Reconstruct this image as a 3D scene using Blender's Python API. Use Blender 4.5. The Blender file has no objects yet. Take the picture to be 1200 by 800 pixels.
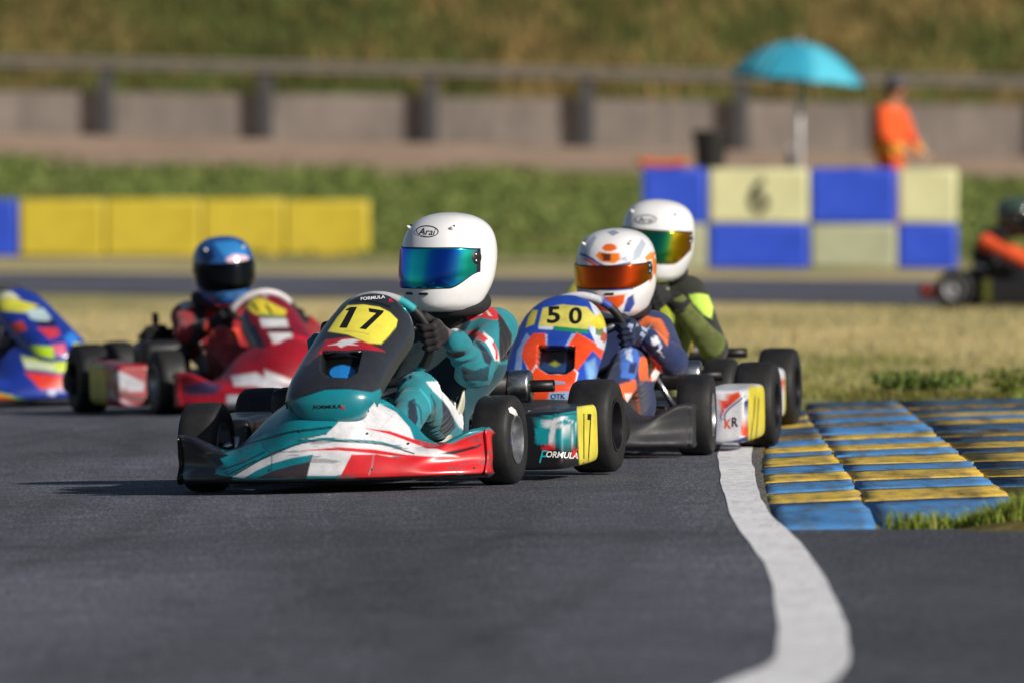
import bpy, bmesh, math, random
import numpy as np
from mathutils import Vector, Matrix
from mathutils.bvhtree import BVHTree

random.seed(7)
RNG = np.random.default_rng(7)
SC = bpy.context.scene
COL = SC.collection
R = math.radians

# ---------------------------------------------------------------- camera, sky, sun, exposure
F, HC, YH = 12000.0, 0.84, 224.0          # focal length in photo pixels, eye height, horizon row
cam_d = bpy.data.cameras.new('camera')
cam = bpy.data.objects.new('camera', cam_d)
COL.objects.link(cam)
SC.camera = cam
cam_d.sensor_width = 36.0
cam_d.lens = F / 1200 * 36
cam_d.clip_start = 0.5
cam_d.clip_end = 5000
cam.location = (0, 0, HC)
cam.rotation_euler = (R(90) - math.atan((400 - YH) / F), 0, 0)
cam_d.dof.use_dof = True
cam_d.dof.focus_distance = 29.6
cam_d.dof.aperture_fstop = 5.8

SUN_DIR = Vector((0.68, -0.56, 0.44)).normalized()       # from the scene towards the sun
sun_el = math.asin(SUN_DIR.z)
world = bpy.data.worlds.new('World')
SC.world = world
world.use_nodes = True
wn = world.node_tree
sky = wn.nodes.new('ShaderNodeTexSky')
sky.sky_type = 'NISHITA'
sky.sun_disc = False
sky.sun_elevation = sun_el
sky.sun_rotation = math.atan2(SUN_DIR.x, SUN_DIR.y)
bg = wn.nodes['Background']
bg.inputs['Strength'].default_value = 0.051
wn.links.new(sky.outputs['Color'], bg.inputs['Color'])
sun_d = bpy.data.lights.new('sun', 'SUN')
sun_d.energy = 5.0
sun_d.angle = R(0.5)
sun_d.color = (1.0, 0.93, 0.82)
sun = bpy.data.objects.new('sun', sun_d)
COL.objects.link(sun)
sun.location = (30, -10, 30)
sun.rotation_euler = (-SUN_DIR).to_track_quat('-Z', 'Y').to_euler()
SC.view_settings.view_transform = 'Standard'
SC.view_settings.look = 'None'
SC.view_settings.exposure = 0.06
SC.view_settings.gamma = 1.0
SC.view_settings.use_curve_mapping = False
SC.render.engine = 'CYCLES'
SC.cycles.use_denoising = True
SC.cycles.max_bounces = 6

# ---------------------------------------------------------------- small maths
def hexc(h):
    h = h.lstrip('#')
    c = np.array([int(h[i:i + 2], 16) / 255 for i in (0, 2, 4)])
    return np.where(c <= 0.04045, c / 12.92, ((c + 0.055) / 1.055) ** 2.4)

def sstep(a, b, x):
    t = np.clip((x - a) / (b - a), 0, 1)
    return t * t * (3 - 2 * t)

def _hash(ix, iy, iz):
    n = (ix * 374761393 + iy * 668265263 + iz * 2147483647) & 0xffffffff
    n = ((n ^ (n >> 13)) * 1274126177) & 0xffffffff
    return ((n ^ (n >> 16)) & 0xffff) / 65535.0

def vnoise(P, scale=1.0, seed=0):
    P = np.asarray(P, float) * scale + seed * 17.31
    i = np.floor(P).astype(np.int64)
    f = P - i
    f = f * f * (3 - 2 * f)
    out = 0
    for dx in (0, 1):
        for dy in (0, 1):
            for dz in (0, 1):
                w = (f[..., 0] if dx else 1 - f[..., 0]) * (f[..., 1] if dy else 1 - f[..., 1]) * (f[..., 2] if dz else 1 - f[..., 2])
                out = out + w * _hash(i[..., 0] + dx, i[..., 1] + dy, i[..., 2] + dz)
    return out

def fbm(P, scale=1.0, seed=0, n=3):
    o, a, t = 0, 1.0, 0
    for k in range(n):
        o = o + a * vnoise(P, scale * 2 ** k, seed + k)
        t += a
        a *= .5
    return o / t

def catmull(Pts, n, closed=False):
    """resample a polyline (k, ...) smoothly at n points"""
    Pts = np.asarray(Pts, float)
    k = len(Pts)
    if closed:
        t = np.arange(n) / n * k
        ix = np.floor(t).astype(int)
        g = lambda j: Pts[(ix + j) % k]
    else:
        t = np.linspace(0, k - 1, n)
        ix = np.clip(np.floor(t).astype(int), 0, k - 2)
        E = np.concatenate([[2 * Pts[0] - Pts[1]], Pts, [2 * Pts[-1] - Pts[-2]]])
        g = lambda j: E[ix + j + 1]
    f = (t - ix).reshape((-1,) + (1,) * (Pts.ndim - 1))
    p0, p1, p2, p3 = g(-1), g(0), g(1), g(2)
    return .5 * ((2 * p1) + (-p0 + p2) * f + (2 * p0 - 5 * p1 + 4 * p2 - p3) * f ** 2 + (-p0 + 3 * p1 - 3 * p2 + p3) * f ** 3)

def interp_s(x, xs, ys):
    """smooth (pchip-like) interpolation of a table"""
    xs = np.asarray(xs, float); ys = np.asarray(ys, float)
    m = np.gradient(ys, xs)
    x = np.clip(x, xs[0], xs[-1])
    i = np.clip(np.searchsorted(xs, x) - 1, 0, len(xs) - 2)
    h = xs[i + 1] - xs[i]
    t = (x - xs[i]) / h
    return (2*t**3 - 3*t**2 + 1) * ys[i] + (t**3 - 2*t**2 + t) * h * m[i] + (-2*t**3 + 3*t**2) * ys[i+1] + (t**3 - t**2) * h * m[i+1]

# ---------------------------------------------------------------- mesh pieces: (verts, [face arrays])
def grid(P, cu=False, cv=False):
    nu, nv = P.shape[:2]
    idx = np.arange(nu * nv).reshape(nu, nv)
    if cu: idx = np.concatenate([idx, idx[:1]])
    if cv: idx = np.concatenate([idx, idx[:, :1]], 1)
    q = np.stack([idx[:-1, :-1], idx[1:, :-1], idx[1:, 1:], idx[:-1, 1:]], -1).reshape(-1, 4)
    return P.reshape(-1, 3), [q]

def join(*ms):
    V, Fs, o = [], [], 0
    for v, fs in ms:
        V.append(np.asarray(v, float))
        for f in fs:
            Fs.append(np.asarray(f) + o)
        o += len(v)
    return np.concatenate(V), Fs

def xf(m, M):
    v, f = m
    M = np.asarray(M, float)
    return v @ M[:3, :3].T + M[:3, 3], f

def T(x, y, z): return np.array(Matrix.Translation((x, y, z)))
def RX(a): return np.array(Matrix.Rotation(a, 4, 'X'))
def RY(a): return np.array(Matrix.Rotation(a, 4, 'Y'))
def RZ(a): return np.array(Matrix.Rotation(a, 4, 'Z'))
def SCL(x, y, z): return np.diag([x, y, z, 1.0])

def box(lo, hi, bev=0.0):
    lo = np.array(lo, float); hi = np.array(hi, float)
    if bev <= 0:
        V = np.array([[(lo, hi)[i][0], (lo, hi)[j][1], (lo, hi)[k][2]] for i in (0, 1) for j in (0, 1) for k in (0, 1)])
        Fq = np.array([[0, 1, 3, 2], [4, 6, 7, 5], [0, 4, 5, 1], [2, 3, 7, 6], [0, 2, 6, 4], [1, 5, 7, 3]])
        return V, [Fq]
    bm = bmesh.new()
    bmesh.ops.create_cube(bm, size=1)
    for v in bm.verts:
        v.co = Vector([(lo[i] + hi[i]) / 2 + v.co[i] * (hi[i] - lo[i]) for i in range(3)])
    bmesh.ops.bevel(bm, geom=bm.edges[:], offset=bev, segments=2, affect='EDGES', profile=.6)
    return from_bm(bm)

def from_bm(bm):
    bm.verts.index_update()
    V = np.array([v.co[:] for v in bm.verts]) if bm.verts else np.zeros((0, 3))
    by = {}
    for f in bm.faces:
        by.setdefault(len(f.verts), []).append([v.index for v in f.verts])
    bm.free()
    return V, [np.array(x) for x in by.values()]

def tube(path, r, seg=10, closed=False, caps=True):
    P = np.asarray(path, float)
    n = len(P)
    rr = np.broadcast_to(np.asarray(r, float), (n,))
    tan = np.gradient(P, axis=0) if not closed else (np.roll(P, -1, 0) - np.roll(P, 1, 0))
    tan /= np.linalg.norm(tan, axis=1, keepdims=True) + 1e-12
    u = np.cross(tan[0], [0, 0, 1.0])
    if np.linalg.norm(u) < 1e-3: u = np.cross(tan[0], [1.0, 0, 0])
    u /= np.linalg.norm(u)
    rows = []
    a = np.linspace(0, 2 * np.pi, seg, endpoint=False)
    for i in range(n):
        u = u - tan[i] * (u @ tan[i]); u /= np.linalg.norm(u)
        w = np.cross(tan[i], u)
        rows.append(P[i] + rr[i] * (np.cos(a)[:, None] * u + np.sin(a)[:, None] * w))
    V, Fs = grid(np.array(rows), cu=closed, cv=True)
    if caps and not closed:
        Fs = Fs + [np.array([list(range(seg))]), np.array([list(range((n - 1) * seg, n * seg))[::-1]])]
    return V, Fs

def bar(a, b, r, seg=10): return tube([a, (np.array(a, float) + np.array(b, float)) / 2, b], r, seg)

def lathe(prof, seg=40, axis='x'):
    """prof: (along axis, radius) pairs"""
    prof = np.asarray(prof, float)
    a = np.linspace(0, 2 * np.pi, seg, endpoint=False)
    A = prof[:, 0][:, None] + 0 * a; C = prof[:, 1][:, None] * np.cos(a); S = prof[:, 1][:, None] * np.sin(a)
    if axis == 'x': P = np.stack([A, C, S], -1)
    elif axis == 'y': P = np.stack([S, A, C], -1)
    else: P = np.stack([C, S, A], -1)
    return grid(P, cv=True)

def ball(c, r, n=10):
    rr = np.broadcast_to(np.asarray(r, float), (3,))
    t = np.linspace(-np.pi / 2, np.pi / 2, n)
    V, f = lathe(np.stack([np.sin(t), np.cos(t) + 1e-5], 1), 2 * n, 'z')
    return V * rr + np.array(c), f

def orient(m, toward):
    """flip a sheet so that most of its faces look towards a direction"""
    V, Fs = m
    n = 0
    for f in Fs:
        a, b, c = V[f[:, 0]], V[f[:, 1]], V[f[:, 2]]
        n = n + np.cross(b - a, c - a).sum(0)
    return m if n @ np.array(toward, float) > 0 else (V, [f[:, ::-1] for f in Fs])

def mk(name, m, mat, parent=None, smooth=True, col=None, disp=None, solid=None, flat_angle=None):
    V, Fs = m
    me = bpy.data.meshes.new(name)
    V = np.ascontiguousarray(V, dtype=np.float32)
    tot = [np.full(len(f), f.shape[1]) for f in Fs if len(f)]
    lt = np.concatenate(tot); li = np.concatenate([f.ravel() for f in Fs if len(f)])
    me.vertices.add(len(V)); me.vertices.foreach_set('co', V.ravel())
    me.loops.add(len(li)); me.loops.foreach_set('vertex_index', li.astype(np.int32))
    me.polygons.add(len(lt))
    me.polygons.foreach_set('loop_start', np.concatenate([[0], np.cumsum(lt)[:-1]]).astype(np.int32))
    me.polygons.foreach_set('use_smooth', np.full(len(lt), bool(smooth)))
    me.update(calc_edges=True)
    me.validate()
    if disp is not None:
        n = np.empty(len(V) * 3, np.float32); me.vertex_normals.foreach_get('vector', n)
        n = n.reshape(-1, 3)
        V = (V + n * disp(V, n)[:, None]).astype(np.float32)
        me.vertices.foreach_set('co', V.ravel()); me.update()
    if col is not None:
        c = col(np.asarray(V, float)) if callable(col) else np.broadcast_to(np.asarray(col, float), (len(V), 3))
        at = me.color_attributes.new('paint', 'FLOAT_COLOR', 'POINT')
        at.data.foreach_set('color', np.concatenate([c, np.ones((len(V), 1))], 1).astype(np.float32).ravel())
    if flat_angle is not None:
        me.set_sharp_from_angle(angle=flat_angle)
    if mat is not None: me.materials.append(mat)
    o = bpy.data.objects.new(name, me)
    COL.objects.link(o)
    if parent is not None: o.parent = parent
    if solid:
        md = o.modifiers.new('thickness', 'SOLIDIFY'); md.thickness = solid; md.offset = -1
    return o

def empty(name, parent=None, M=None):
    o = bpy.data.objects.new(name, None)
    o.empty_display_size = .1
    COL.objects.link(o)
    if parent is not None: o.parent = parent
    if M is not None: o.matrix_world = Matrix(np.asarray(M).tolist())
    return o

def tag(o, label=None, cat=None, group=None, kind=None):
    for k, v in (('label', label), ('category', cat), ('group', group), ('kind', kind)):
        if v: o[k] = v
    return o

def dup(o, parent=None):
    c = o.copy(); COL.objects.link(c)
    if parent is not None: c.parent = parent
    return c

# ---------------------------------------------------------------- signed distance bodies, meshed as one skin
class Field:
    def __init__(s, lo, hi, h):
        s.lo = np.array(lo, float); s.h = h
        s.n = np.ceil((np.array(hi) - s.lo) / h).astype(int) + 1
        s.D = np.full(s.n, 0.5, np.float32)
        s.pr = []
    def put(s, fn, lo, hi, k=.02, lab=0, cut=False):
        m = k + 3 * s.h
        a = np.clip(np.floor((np.array(lo) - m - s.lo) / s.h).astype(int), 0, s.n)
        b = np.clip(np.ceil((np.array(hi) + m - s.lo) / s.h).astype(int) + 1, 0, s.n)
        if np.any(b <= a): return
        ax = [s.lo[i] + s.h * np.arange(a[i], b[i]) for i in range(3)]
        P = np.stack(np.meshgrid(*ax, indexing='ij'), -1)
        d = fn(P)
        sl = tuple(slice(a[i], b[i]) for i in range(3))
        o = s.D[sl]
        if cut:
            hh = np.maximum(k - np.abs(o + d), 0) / k
            s.D[sl] = np.maximum(o, -d) + hh * hh * k / 4
        else:
            hh = np.maximum(k - np.abs(o - d), 0) / k
            s.D[sl] = np.minimum(o, d) - hh * hh * k / 4
            s.pr.append((fn, lab))
    def cap(s, a, b, ra, rb=None, k=.02, lab=0, sq=None):
        rb = ra if rb is None else rb
        a = np.array(a, float); b = np.array(b, float); ab = b - a; L2 = max(ab @ ab, 1e-9)
        sc = np.ones(3) if sq is None else np.array(sq, float)     # squash: distances measured in scaled axes
        def fn(P):
            t = np.clip(((P - a) @ ab) / L2, 0, 1)
            q = (P - a - t[..., None] * ab) / sc
            return (np.sqrt((q * q).sum(-1)) - (ra + (rb - ra) * t)) * sc.min()
        r = max(ra, rb) * sc.max()
        s.put(fn, np.minimum(a, b) - r, np.maximum(a, b) + r, k, lab)
    def ell(s, c, r, k=.02, lab=0, cut=False):
        c = np.array(c, float); r = np.array(r, float)
        def fn(P):
            q = (P - c) / r
            l = np.sqrt((q * q).sum(-1)) + 1e-9
            g = np.sqrt((q * q / (r * r)).sum(-1)) + 1e-9
            return l * (l - 1) / g
        s.put(fn, c - r, c + r, k, lab, cut)
    def chain(s, pts, rs, k=.01, lab=0):
        for i in range(len(pts) - 1): s.cap(pts[i], pts[i + 1], rs[i], rs[i + 1], k, lab)
    def mesh(s):
        D = s.D; sg = D < 0
        n = np.array(D.shape) - 1
        sh = lambda A, c: A[c[0]:c[0] + n[0], c[1]:c[1] + n[1], c[2]:c[2] + n[2]]
        cs = [(i, j, k) for i in (0, 1) for j in (0, 1) for k in (0, 1)]
        cnt = sum(sh(sg, c).astype(np.int8) for c in cs)
        act = np.argwhere((cnt > 0) & (cnt < 8))
        idx = np.full(n, -1, np.int64); idx[tuple(act.T)] = np.arange(len(act))
        acc = np.zeros((len(act), 3)); k = np.zeros(len(act))
        for a in cs:
            for x in range(3):
                if a[x]: continue
                b = list(a); b[x] = 1
                da = D[tuple((act + a).T)]; db = D[tuple((act + np.array(b)).T)]
                cr = (da < 0) != (db < 0)
                t = np.where(cr, da / np.where(da == db, 1, da - db), 0)
                p = np.array(a, float) + t[:, None] * np.eye(3)[x]
                acc += p * cr[:, None]; k += cr
        V = s.lo + s.h * (act + acc / k[:, None])
        Fs = []
        for x in range(3):
            y, z = (x + 1) % 3, (x + 2) % 3
            A = np.swapaxes(np.swapaxes(sg, 0, x), 0, 0)
            e = np.argwhere(np.diff(sg, axis=x))
            e = e[(e[:, y] > 0) & (e[:, z] > 0) & (e[:, y] < n[y]) & (e[:, z] < n[z])]
            ins = sg[tuple(e.T)]
            ey = np.eye(3, dtype=int)[y]; ez = np.eye(3, dtype=int)[z]
            q = np.stack([idx[tuple((e - ey - ez).T)], idx[tuple((e - ez).T)], idx[tuple(e.T)], idx[tuple((e - ey).T)]], 1)
            q = np.where(ins[:, None], q, q[:, ::-1])
            Fs.append(q)
        return V, [np.concatenate(Fs)]
    def labels(s, V):
        d = np.stack([fn(V) for fn, _ in s.pr], 1)
        return np.array([l for _, l in s.pr], dtype=object)[d.argmin(1)]

# ---------------------------------------------------------------- flat print: polygons and lettering
def polymask(p, poly, aa=1.2):
    poly = np.asarray(poly, float)
    d = np.full(len(p), 1e9); ins = np.zeros(len(p), bool)
    for i in range(len(poly)):
        a, b = poly[i], poly[(i + 1) % len(poly)]
        ab = b - a; w = p - a
        t = np.clip((w @ ab) / max(ab @ ab, 1e-9), 0, 1)
        d = np.minimum(d, np.linalg.norm(w - t[:, None] * ab, axis=1))
        c = (a[1] > p[:, 1]) != (b[1] > p[:, 1])
        with np.errstate(divide='ignore', invalid='ignore'):
            ins ^= c & (p[:, 0] < (b[0] - a[0]) * (p[:, 1] - a[1]) / (b[1] - a[1]) + a[0])
    return np.clip(.5 + np.where(ins, d, -d) / aa, 0, 1)

def linemask(p, pts, w=1.5, aa=1.2):
    pts = catmull(pts, 24) if len(pts) > 2 else np.asarray(pts, float)
    d = np.full(len(p), 1e9)
    for a, b in zip(pts[:-1], pts[1:]):
        ab = b - a; q = p - a
        t = np.clip((q @ ab) / max(ab @ ab, 1e-9), 0, 1)
        d = np.minimum(d, np.linalg.norm(q - t[:, None] * ab, axis=1))
    return np.clip(.5 + (w / 2 - d) / aa, 0, 1)

def over(c, m, h):
    m = m[:, None]
    return c * (1 - m) + (hexc(h) if isinstance(h, str) else np.asarray(h)) * m

def layers(base, *ls):
    """build a paint function of 2-D print coordinates from stacked shapes"""
    def f(p):
        c = np.tile(hexc(base), (len(p), 1))
        for l in ls:
            if l[0] == 'p': c = over(c, polymask(p, l[2], l[3] if len(l) > 3 else 1.2), l[1])
            else: c = over(c, linemask(p, l[2], l[3] if len(l) > 3 else 1.5), l[1])
        return c
    return f

def tess(bm, L):
    bmesh.ops.triangulate(bm, faces=bm.faces[:])
    for _ in range(5):
        es = [e for e in bm.edges if e.calc_length() > L]
        if not es: break
        bmesh.ops.subdivide_edges(bm, edges=es, cuts=1)
        bmesh.ops.triangulate(bm, faces=[f for f in bm.faces if len(f.verts) > 3])
    return from_bm(bm)

TEXT = {}
def text2d(s, bold=0.0):
    """lettering as a flat mesh, cap height 1, centred"""
    key = (s, bold)
    if key not in TEXT:
        cu = bpy.data.curves.new('tmp', 'FONT')
        cu.body = s; cu.size = 1.0; cu.resolution_u = 4; cu.offset = bold
        o = bpy.data.objects.new('tmp', cu); COL.objects.link(o)
        dg = bpy.context.evaluated_depsgraph_get()
        me = bpy.data.meshes.new_from_object(o.evaluated_get(dg))
        bm = bmesh.new(); bm.from_mesh(me)
        bmesh.ops.remove_doubles(bm, verts=bm.verts[:], dist=1e-5)
        m = tess(bm, .14)
        bpy.data.objects.remove(o); bpy.data.meshes.remove(me); bpy.data.curves.remove(cu)
        V = m[0].copy()
        mn, mx = V.min(0), V.max(0)
        V -= (mn + mx) / 2
        V /= max(mx[1] - mn[1], 1e-6)
        TEXT[key] = (V, m[1])
    v, f = TEXT[key]
    return v.copy(), f

def poly2d(pts, L):
    bm = bmesh.new()
    vs = [bm.verts.new((x, y, 0)) for x, y in pts]
    bm.faces.new(vs)
    return tess(bm, L)
for s_ in ('17', '50', '1', '7', 'FORMULA', 'K', 'Arai', '6', 'KR', 'RACING', 'F', 'OTK', 'R'):
    text2d(s_); text2d(s_, .02)

# ---------------------------------------------------------------- materials
MATS = {}
def nodes(name):
    m = bpy.data.materials.new(name); m.use_nodes = True
    nt = m.node_tree
    return m, nt, nt.nodes['Principled BSDF']

def nd(nt, typ, **kw):
    n = nt.nodes.new(typ)
    for k, v in kw.items():
        if k in n.inputs: n.inputs[k].default_value = v
        else: setattr(n, k, v)
    return n

def noise(nt, scale, detail=4, rough=.6, coord='Object', stretch=None):
    tc = nd(nt, 'ShaderNodeTexCoord')
    n = nd(nt, 'ShaderNodeTexNoise'); n.inputs['Scale'].default_value = scale
    n.inputs['Detail'].default_value = detail; n.inputs['Roughness'].default_value = rough
    if stretch:
        mp = nd(nt, 'ShaderNodeMapping'); mp.inputs['Scale'].default_value = stretch
        nt.links.new(tc.outputs[coord], mp.inputs['Vector']); nt.links.new(mp.outputs['Vector'], n.inputs['Vector'])
    else:
        nt.links.new(tc.outputs[coord], n.inputs['Vector'])
    return n.outputs['Fac']

def ramp(nt, fac, stops):
    r = nd(nt, 'ShaderNodeValToRGB')
    e = r.color_ramp.elements
    while len(e) < len(stops): e.new(.5)
    for el, (p, c) in zip(e, stops):
        el.position = p
        el.color = (*[float(x) for x in (hexc(c) if isinstance(c, str) else (c, c, c))], 1)
    nt.links.new(fac, r.inputs['Fac'])
    return r.outputs['Color']

def mul(nt, a, b, f=1.0, typ='MULTIPLY'):
    m = nd(nt, 'ShaderNodeMix', data_type='RGBA', blend_type=typ)
    m.inputs[0].default_value = f
    for s, i in ((a, 6), (b, 7)):
        if hasattr(s, 'links'): nt.links.new(s, m.inputs[i])
        else: m.inputs[i].default_value = (*[float(x) for x in s], 1)
    return m.outputs[2]

def mixf(nt, f, a, b):
    m = nd(nt, 'ShaderNodeMix', data_type='RGBA')
    nt.links.new(f, m.inputs[0])
    for s, i in ((a, 6), (b, 7)):
        if hasattr(s, 'links'): nt.links.new(s, m.inputs[i])
        else: m.inputs[i].default_value = (*[float(x) for x in s], 1)
    return m.outputs[2]

def bump(nt, b, h, strength=.3, dist=.01):
    n = nd(nt, 'ShaderNodeBump'); n.inputs['Strength'].default_value = strength; n.inputs['Distance'].default_value = dist
    nt.links.new(h, n.inputs['Height']); nt.links.new(n.outputs['Normal'], b.inputs['Normal'])

def plain(name, h, rough=.5, metal=0.0, coat=0.0, var=.25, scale=30, bmp=0.0, bscale=200):
    if name in MATS: return MATS[name]
    m, nt, b = nodes(name)
    c = hexc(h)
    f = noise(nt, scale)
    nt.links.new(ramp(nt, f, [(.3, h), (.7, h)]) if var == 0 else mul(nt, ramp(nt, f, [(.3, 1 - var), (.7, 1.0)]), c), b.inputs['Base Color'])
    rr = ramp(nt, f, [(.3, min(1, rough * .85)), (.7, min(1, rough * 1.15))])
    nt.links.new(rr, b.inputs['Roughness'])
    b.inputs['Metallic'].default_value = metal
    b.inputs['Coat Weight'].default_value = coat
    if bmp: bump(nt, b, noise(nt, bscale, 3), bmp, .002)
    MATS[name] = m
    return m

def painted(name, rough=.35, coat=.3, metal=0.0, dirt=.25, bmp=0.0, bscale=60, sheen=0.0, dscale=14):
    """material whose print comes from the mesh's own paint layer, with grime"""
    if name in MATS: return MATS[name]
    m, nt, b = nodes(name)
    at = nd(nt, 'ShaderNodeAttribute'); at.attribute_name = 'paint'
    f = noise(nt, dscale, 6, .7)
    c = mul(nt, at.outputs['Color'], ramp(nt, f, [(.35, 1 - dirt), (.6, 1.0)]))
    nt.links.new(c, b.inputs['Base Color'])
    nt.links.new(ramp(nt, f, [(.3, min(1, rough * 1.4)), (.7, rough)]), b.inputs['Roughness'])
    b.inputs['Coat Weight'].default_value = coat
    b.inputs['Coat Roughness'].default_value = .12
    b.inputs['Metallic'].default_value = metal
    b.inputs['Sheen Weight'].default_value = sheen
    if bmp: bump(nt, b, noise(nt, bscale, 4), bmp, .004)
    MATS[name] = m
    return m

def earth(name, scales, lo, hi, rough=.95, bmp=.5, bscale=20, bdist=.03):
    """ground whose zones sit in its paint layer, broken up by noise at several sizes"""
    m, nt, b = nodes(name)
    at = nd(nt, 'ShaderNodeAttribute'); at.attribute_name = 'paint'
    c = at.outputs['Color']
    for s in scales:
        c = mul(nt, c, ramp(nt, noise(nt, s, 5, .65), [(.3, lo), (.7, hi)]))
    nt.links.new(c, b.inputs['Base Color'])
    b.inputs['Roughness'].default_value = rough
    b.inputs['Specular IOR Level'].default_value = .1
    bump(nt, b, noise(nt, bscale, 5), bmp, bdist)
    return m

def m_asphalt():
    m, nt, b = nodes('asphalt')
    grain = noise(nt, 150, 3, .85, stretch=(1, .07, 1))
    mid = noise(nt, 5, 5, .65)
    big = noise(nt, .5, 4, .6, stretch=(1.2, .25, 1))
    c = mul(nt, ramp(nt, grain, [(.34, '#383a43'), (.46, '#585a65'), (.56, '#636570'), (.70, '#9a9ca6')]), ramp(nt, mid, [(.3, .66), (.7, 1.08)]))
    sp = noise(nt, 60, 2, .5, stretch=(1, .09, 1))
    c = mixf(nt, ramp(nt, sp, [(.67, 0.0), (.73, .32)]), c, hexc('#9a9aa2'))
    c = mixf(nt, ramp(nt, noise(nt, 75, 2, .5, stretch=(1, .08, 1)), [(.67, 0.0), (.73, .35)]), c, hexc('#1e1e26'))
    c = mul(nt, c, ramp(nt, big, [(.35, .78), (.65, 1.14)]))
    at = nd(nt, 'ShaderNodeAttribute'); at.attribute_name = 'paint'
    c = mul(nt, c, at.outputs['Color'])
    nt.links.new(c, b.inputs['Base Color'])
    b.inputs['Roughness'].default_value = .82
    b.inputs['Specular IOR Level'].default_value = .3
    bump(nt, b, noise(nt, 220, 2, .8), .35, .004)
    return m

def m_worn(name, h, under='#4a4a4e', amount=.46, scale=9, edge=.06, rough=.7, stretch=None, streak=True, lo=.88, gl=.72):
    """worn paint over tarmac or concrete"""
    m, nt, b = nodes(name)
    f = noise(nt, scale, 8, .72, stretch=stretch)
    mask = ramp(nt, f, [(amount - edge, 0.0), (amount + edge, 1.0)])
    tone = ramp(nt, noise(nt, 2.5, 4, .6), [(.3, lo), (.7, 1.12)])
    top = mul(nt, tone, hexc(h))
    grain = ramp(nt, noise(nt, 120, 3, .8), [(.35, gl), (.6, 1.06)])
    c = mixf(nt, mask, hexc(under), top)
    c = mul(nt, c, grain)
    if streak: c = mul(nt, c, ramp(nt, noise(nt, 3.2, 6, .62, stretch=(2.6, .22, 1)), [(.52, 1.0), (.62, .62), (.70, .30)]))
    nt.links.new(c, b.inputs['Base Color'])
    b.inputs['Roughness'].default_value = rough
    bump(nt, b, noise(nt, 90, 5, .75), .6, .008)
    return m

def m_tyre():
    m, nt, b = nodes('tyre_rubber')
    f = noise(nt, 40, 5, .7)
    nt.links.new(ramp(nt, f, [(.3, '#0d0d0f'), (.7, '#1a1a1d')]), b.inputs['Base Color'])
    nt.links.new(ramp(nt, noise(nt, 9, 3), [(.3, .5), (.7, .8)]), b.inputs['Roughness'])
    bump(nt, b, noise(nt, 150, 3), .3, .002)
    return m

def m_carbon():
    m, nt, b = nodes('carbon_shell')
    at = nd(nt, 'ShaderNodeAttribute'); at.attribute_name = 'paint'
    tc = nd(nt, 'ShaderNodeTexCoord')
    ck = nd(nt, 'ShaderNodeTexChecker'); ck.inputs['Scale'].default_value = 160
    nt.links.new(tc.outputs['Object'], ck.inputs['Vector'])
    f = noise(nt, 12, 5, .7)
    c = mul(nt, at.outputs['Color'], ramp(nt, f, [(.35, .8), (.6, 1.0)]))
    c0 = c
    c = mul(nt, c, ramp(nt, ck.outputs['Fac'], [(0, .0), (1, 1.0)]), .18)
    keep = ramp(nt, at.outputs['Color'], [(.10, 0.0), (.13, 1.0)])
    c = mixf(nt, keep, c, c0)
    nt.links.new(c, b.inputs['Base Color'])
    b.inputs['Roughness'].default_value = .33
    b.inputs['Specular IOR Level'].default_value = .6
    b.inputs['Coat Weight'].default_value = .5
    b.inputs['Coat Roughness'].default_value = .18
    return m

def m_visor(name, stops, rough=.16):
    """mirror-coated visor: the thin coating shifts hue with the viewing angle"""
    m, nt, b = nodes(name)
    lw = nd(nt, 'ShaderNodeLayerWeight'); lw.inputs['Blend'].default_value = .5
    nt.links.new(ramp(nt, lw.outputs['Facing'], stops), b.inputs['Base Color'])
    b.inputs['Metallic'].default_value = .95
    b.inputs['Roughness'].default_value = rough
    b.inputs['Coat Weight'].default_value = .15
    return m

def leafy(name, rough=.8):
    m, nt, b = nodes(name)
    at = nd(nt, 'ShaderNodeAttribute'); at.attribute_name = 'paint'
    nt.links.new(at.outputs['Color'], b.inputs['Base Color'])
    b.inputs['Roughness'].default_value = rough
    b.inputs['Specular IOR Level'].default_value = .2
    tr = nd(nt, 'ShaderNodeBsdfTranslucent'); nt.links.new(at.outputs['Color'], tr.inputs['Color'])
    mx = nd(nt, 'ShaderNodeMixShader'); mx.inputs[0].default_value = .3
    nt.links.new(b.outputs[0], mx.inputs[1]); nt.links.new(tr.outputs[0], mx.inputs[2])
    nt.links.new(mx.outputs[0], nt.nodes['Material Output'].inputs['Surface'])
    return m

M_ASPH = m_asphalt()
M_TYRE = m_tyre()
M_CARBON = m_carbon()
M_LEAF = leafy('leaf_blades')
M_BODY = painted('printed_bodywork', .33, .25, dirt=.3)
M_BLUNT = painted('printed_plastic', .5, .0, dirt=.35)
M_SUIT = painted('race_suit_cloth', .85, 0, dirt=.18, bmp=.25, bscale=180, sheen=.15)
M_GLOVE = painted('glove_cloth', .75, 0, dirt=.25, bmp=.35, bscale=250)
M_HELM = painted('helmet_lacquer', .16, .5, dirt=.06)
M_BLACK = plain('black_plastic', '#1b1b1f', .5)
M_BLACKM = plain('black_metal', '#1e1e21', .42, .6)
M_STEEL = plain('bright_steel', '#b9bbbe', .28, 1.0)
M_ALU = plain('cast_aluminium', '#a7a9ad', .4, .9)
M_BRASS = plain('brass_wire', '#b08a3e', .35, .9)
M_SEAT = plain('cream_fibreglass', '#c9c6b4', .4, coat=.2)
M_DECK = plain('print_black', '#101012', .5, var=0)
M_DWHITE = plain('print_white', '#e8e8ea', .45, var=0)
M_DRED = plain('print_red', '#c9222a', .45, var=0)
M_DTEAL = plain('print_teal', '#17a2ae', .45, var=0)
M_DBLUE = plain('print_blue', '#2f8fe0', .45, var=0)

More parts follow.
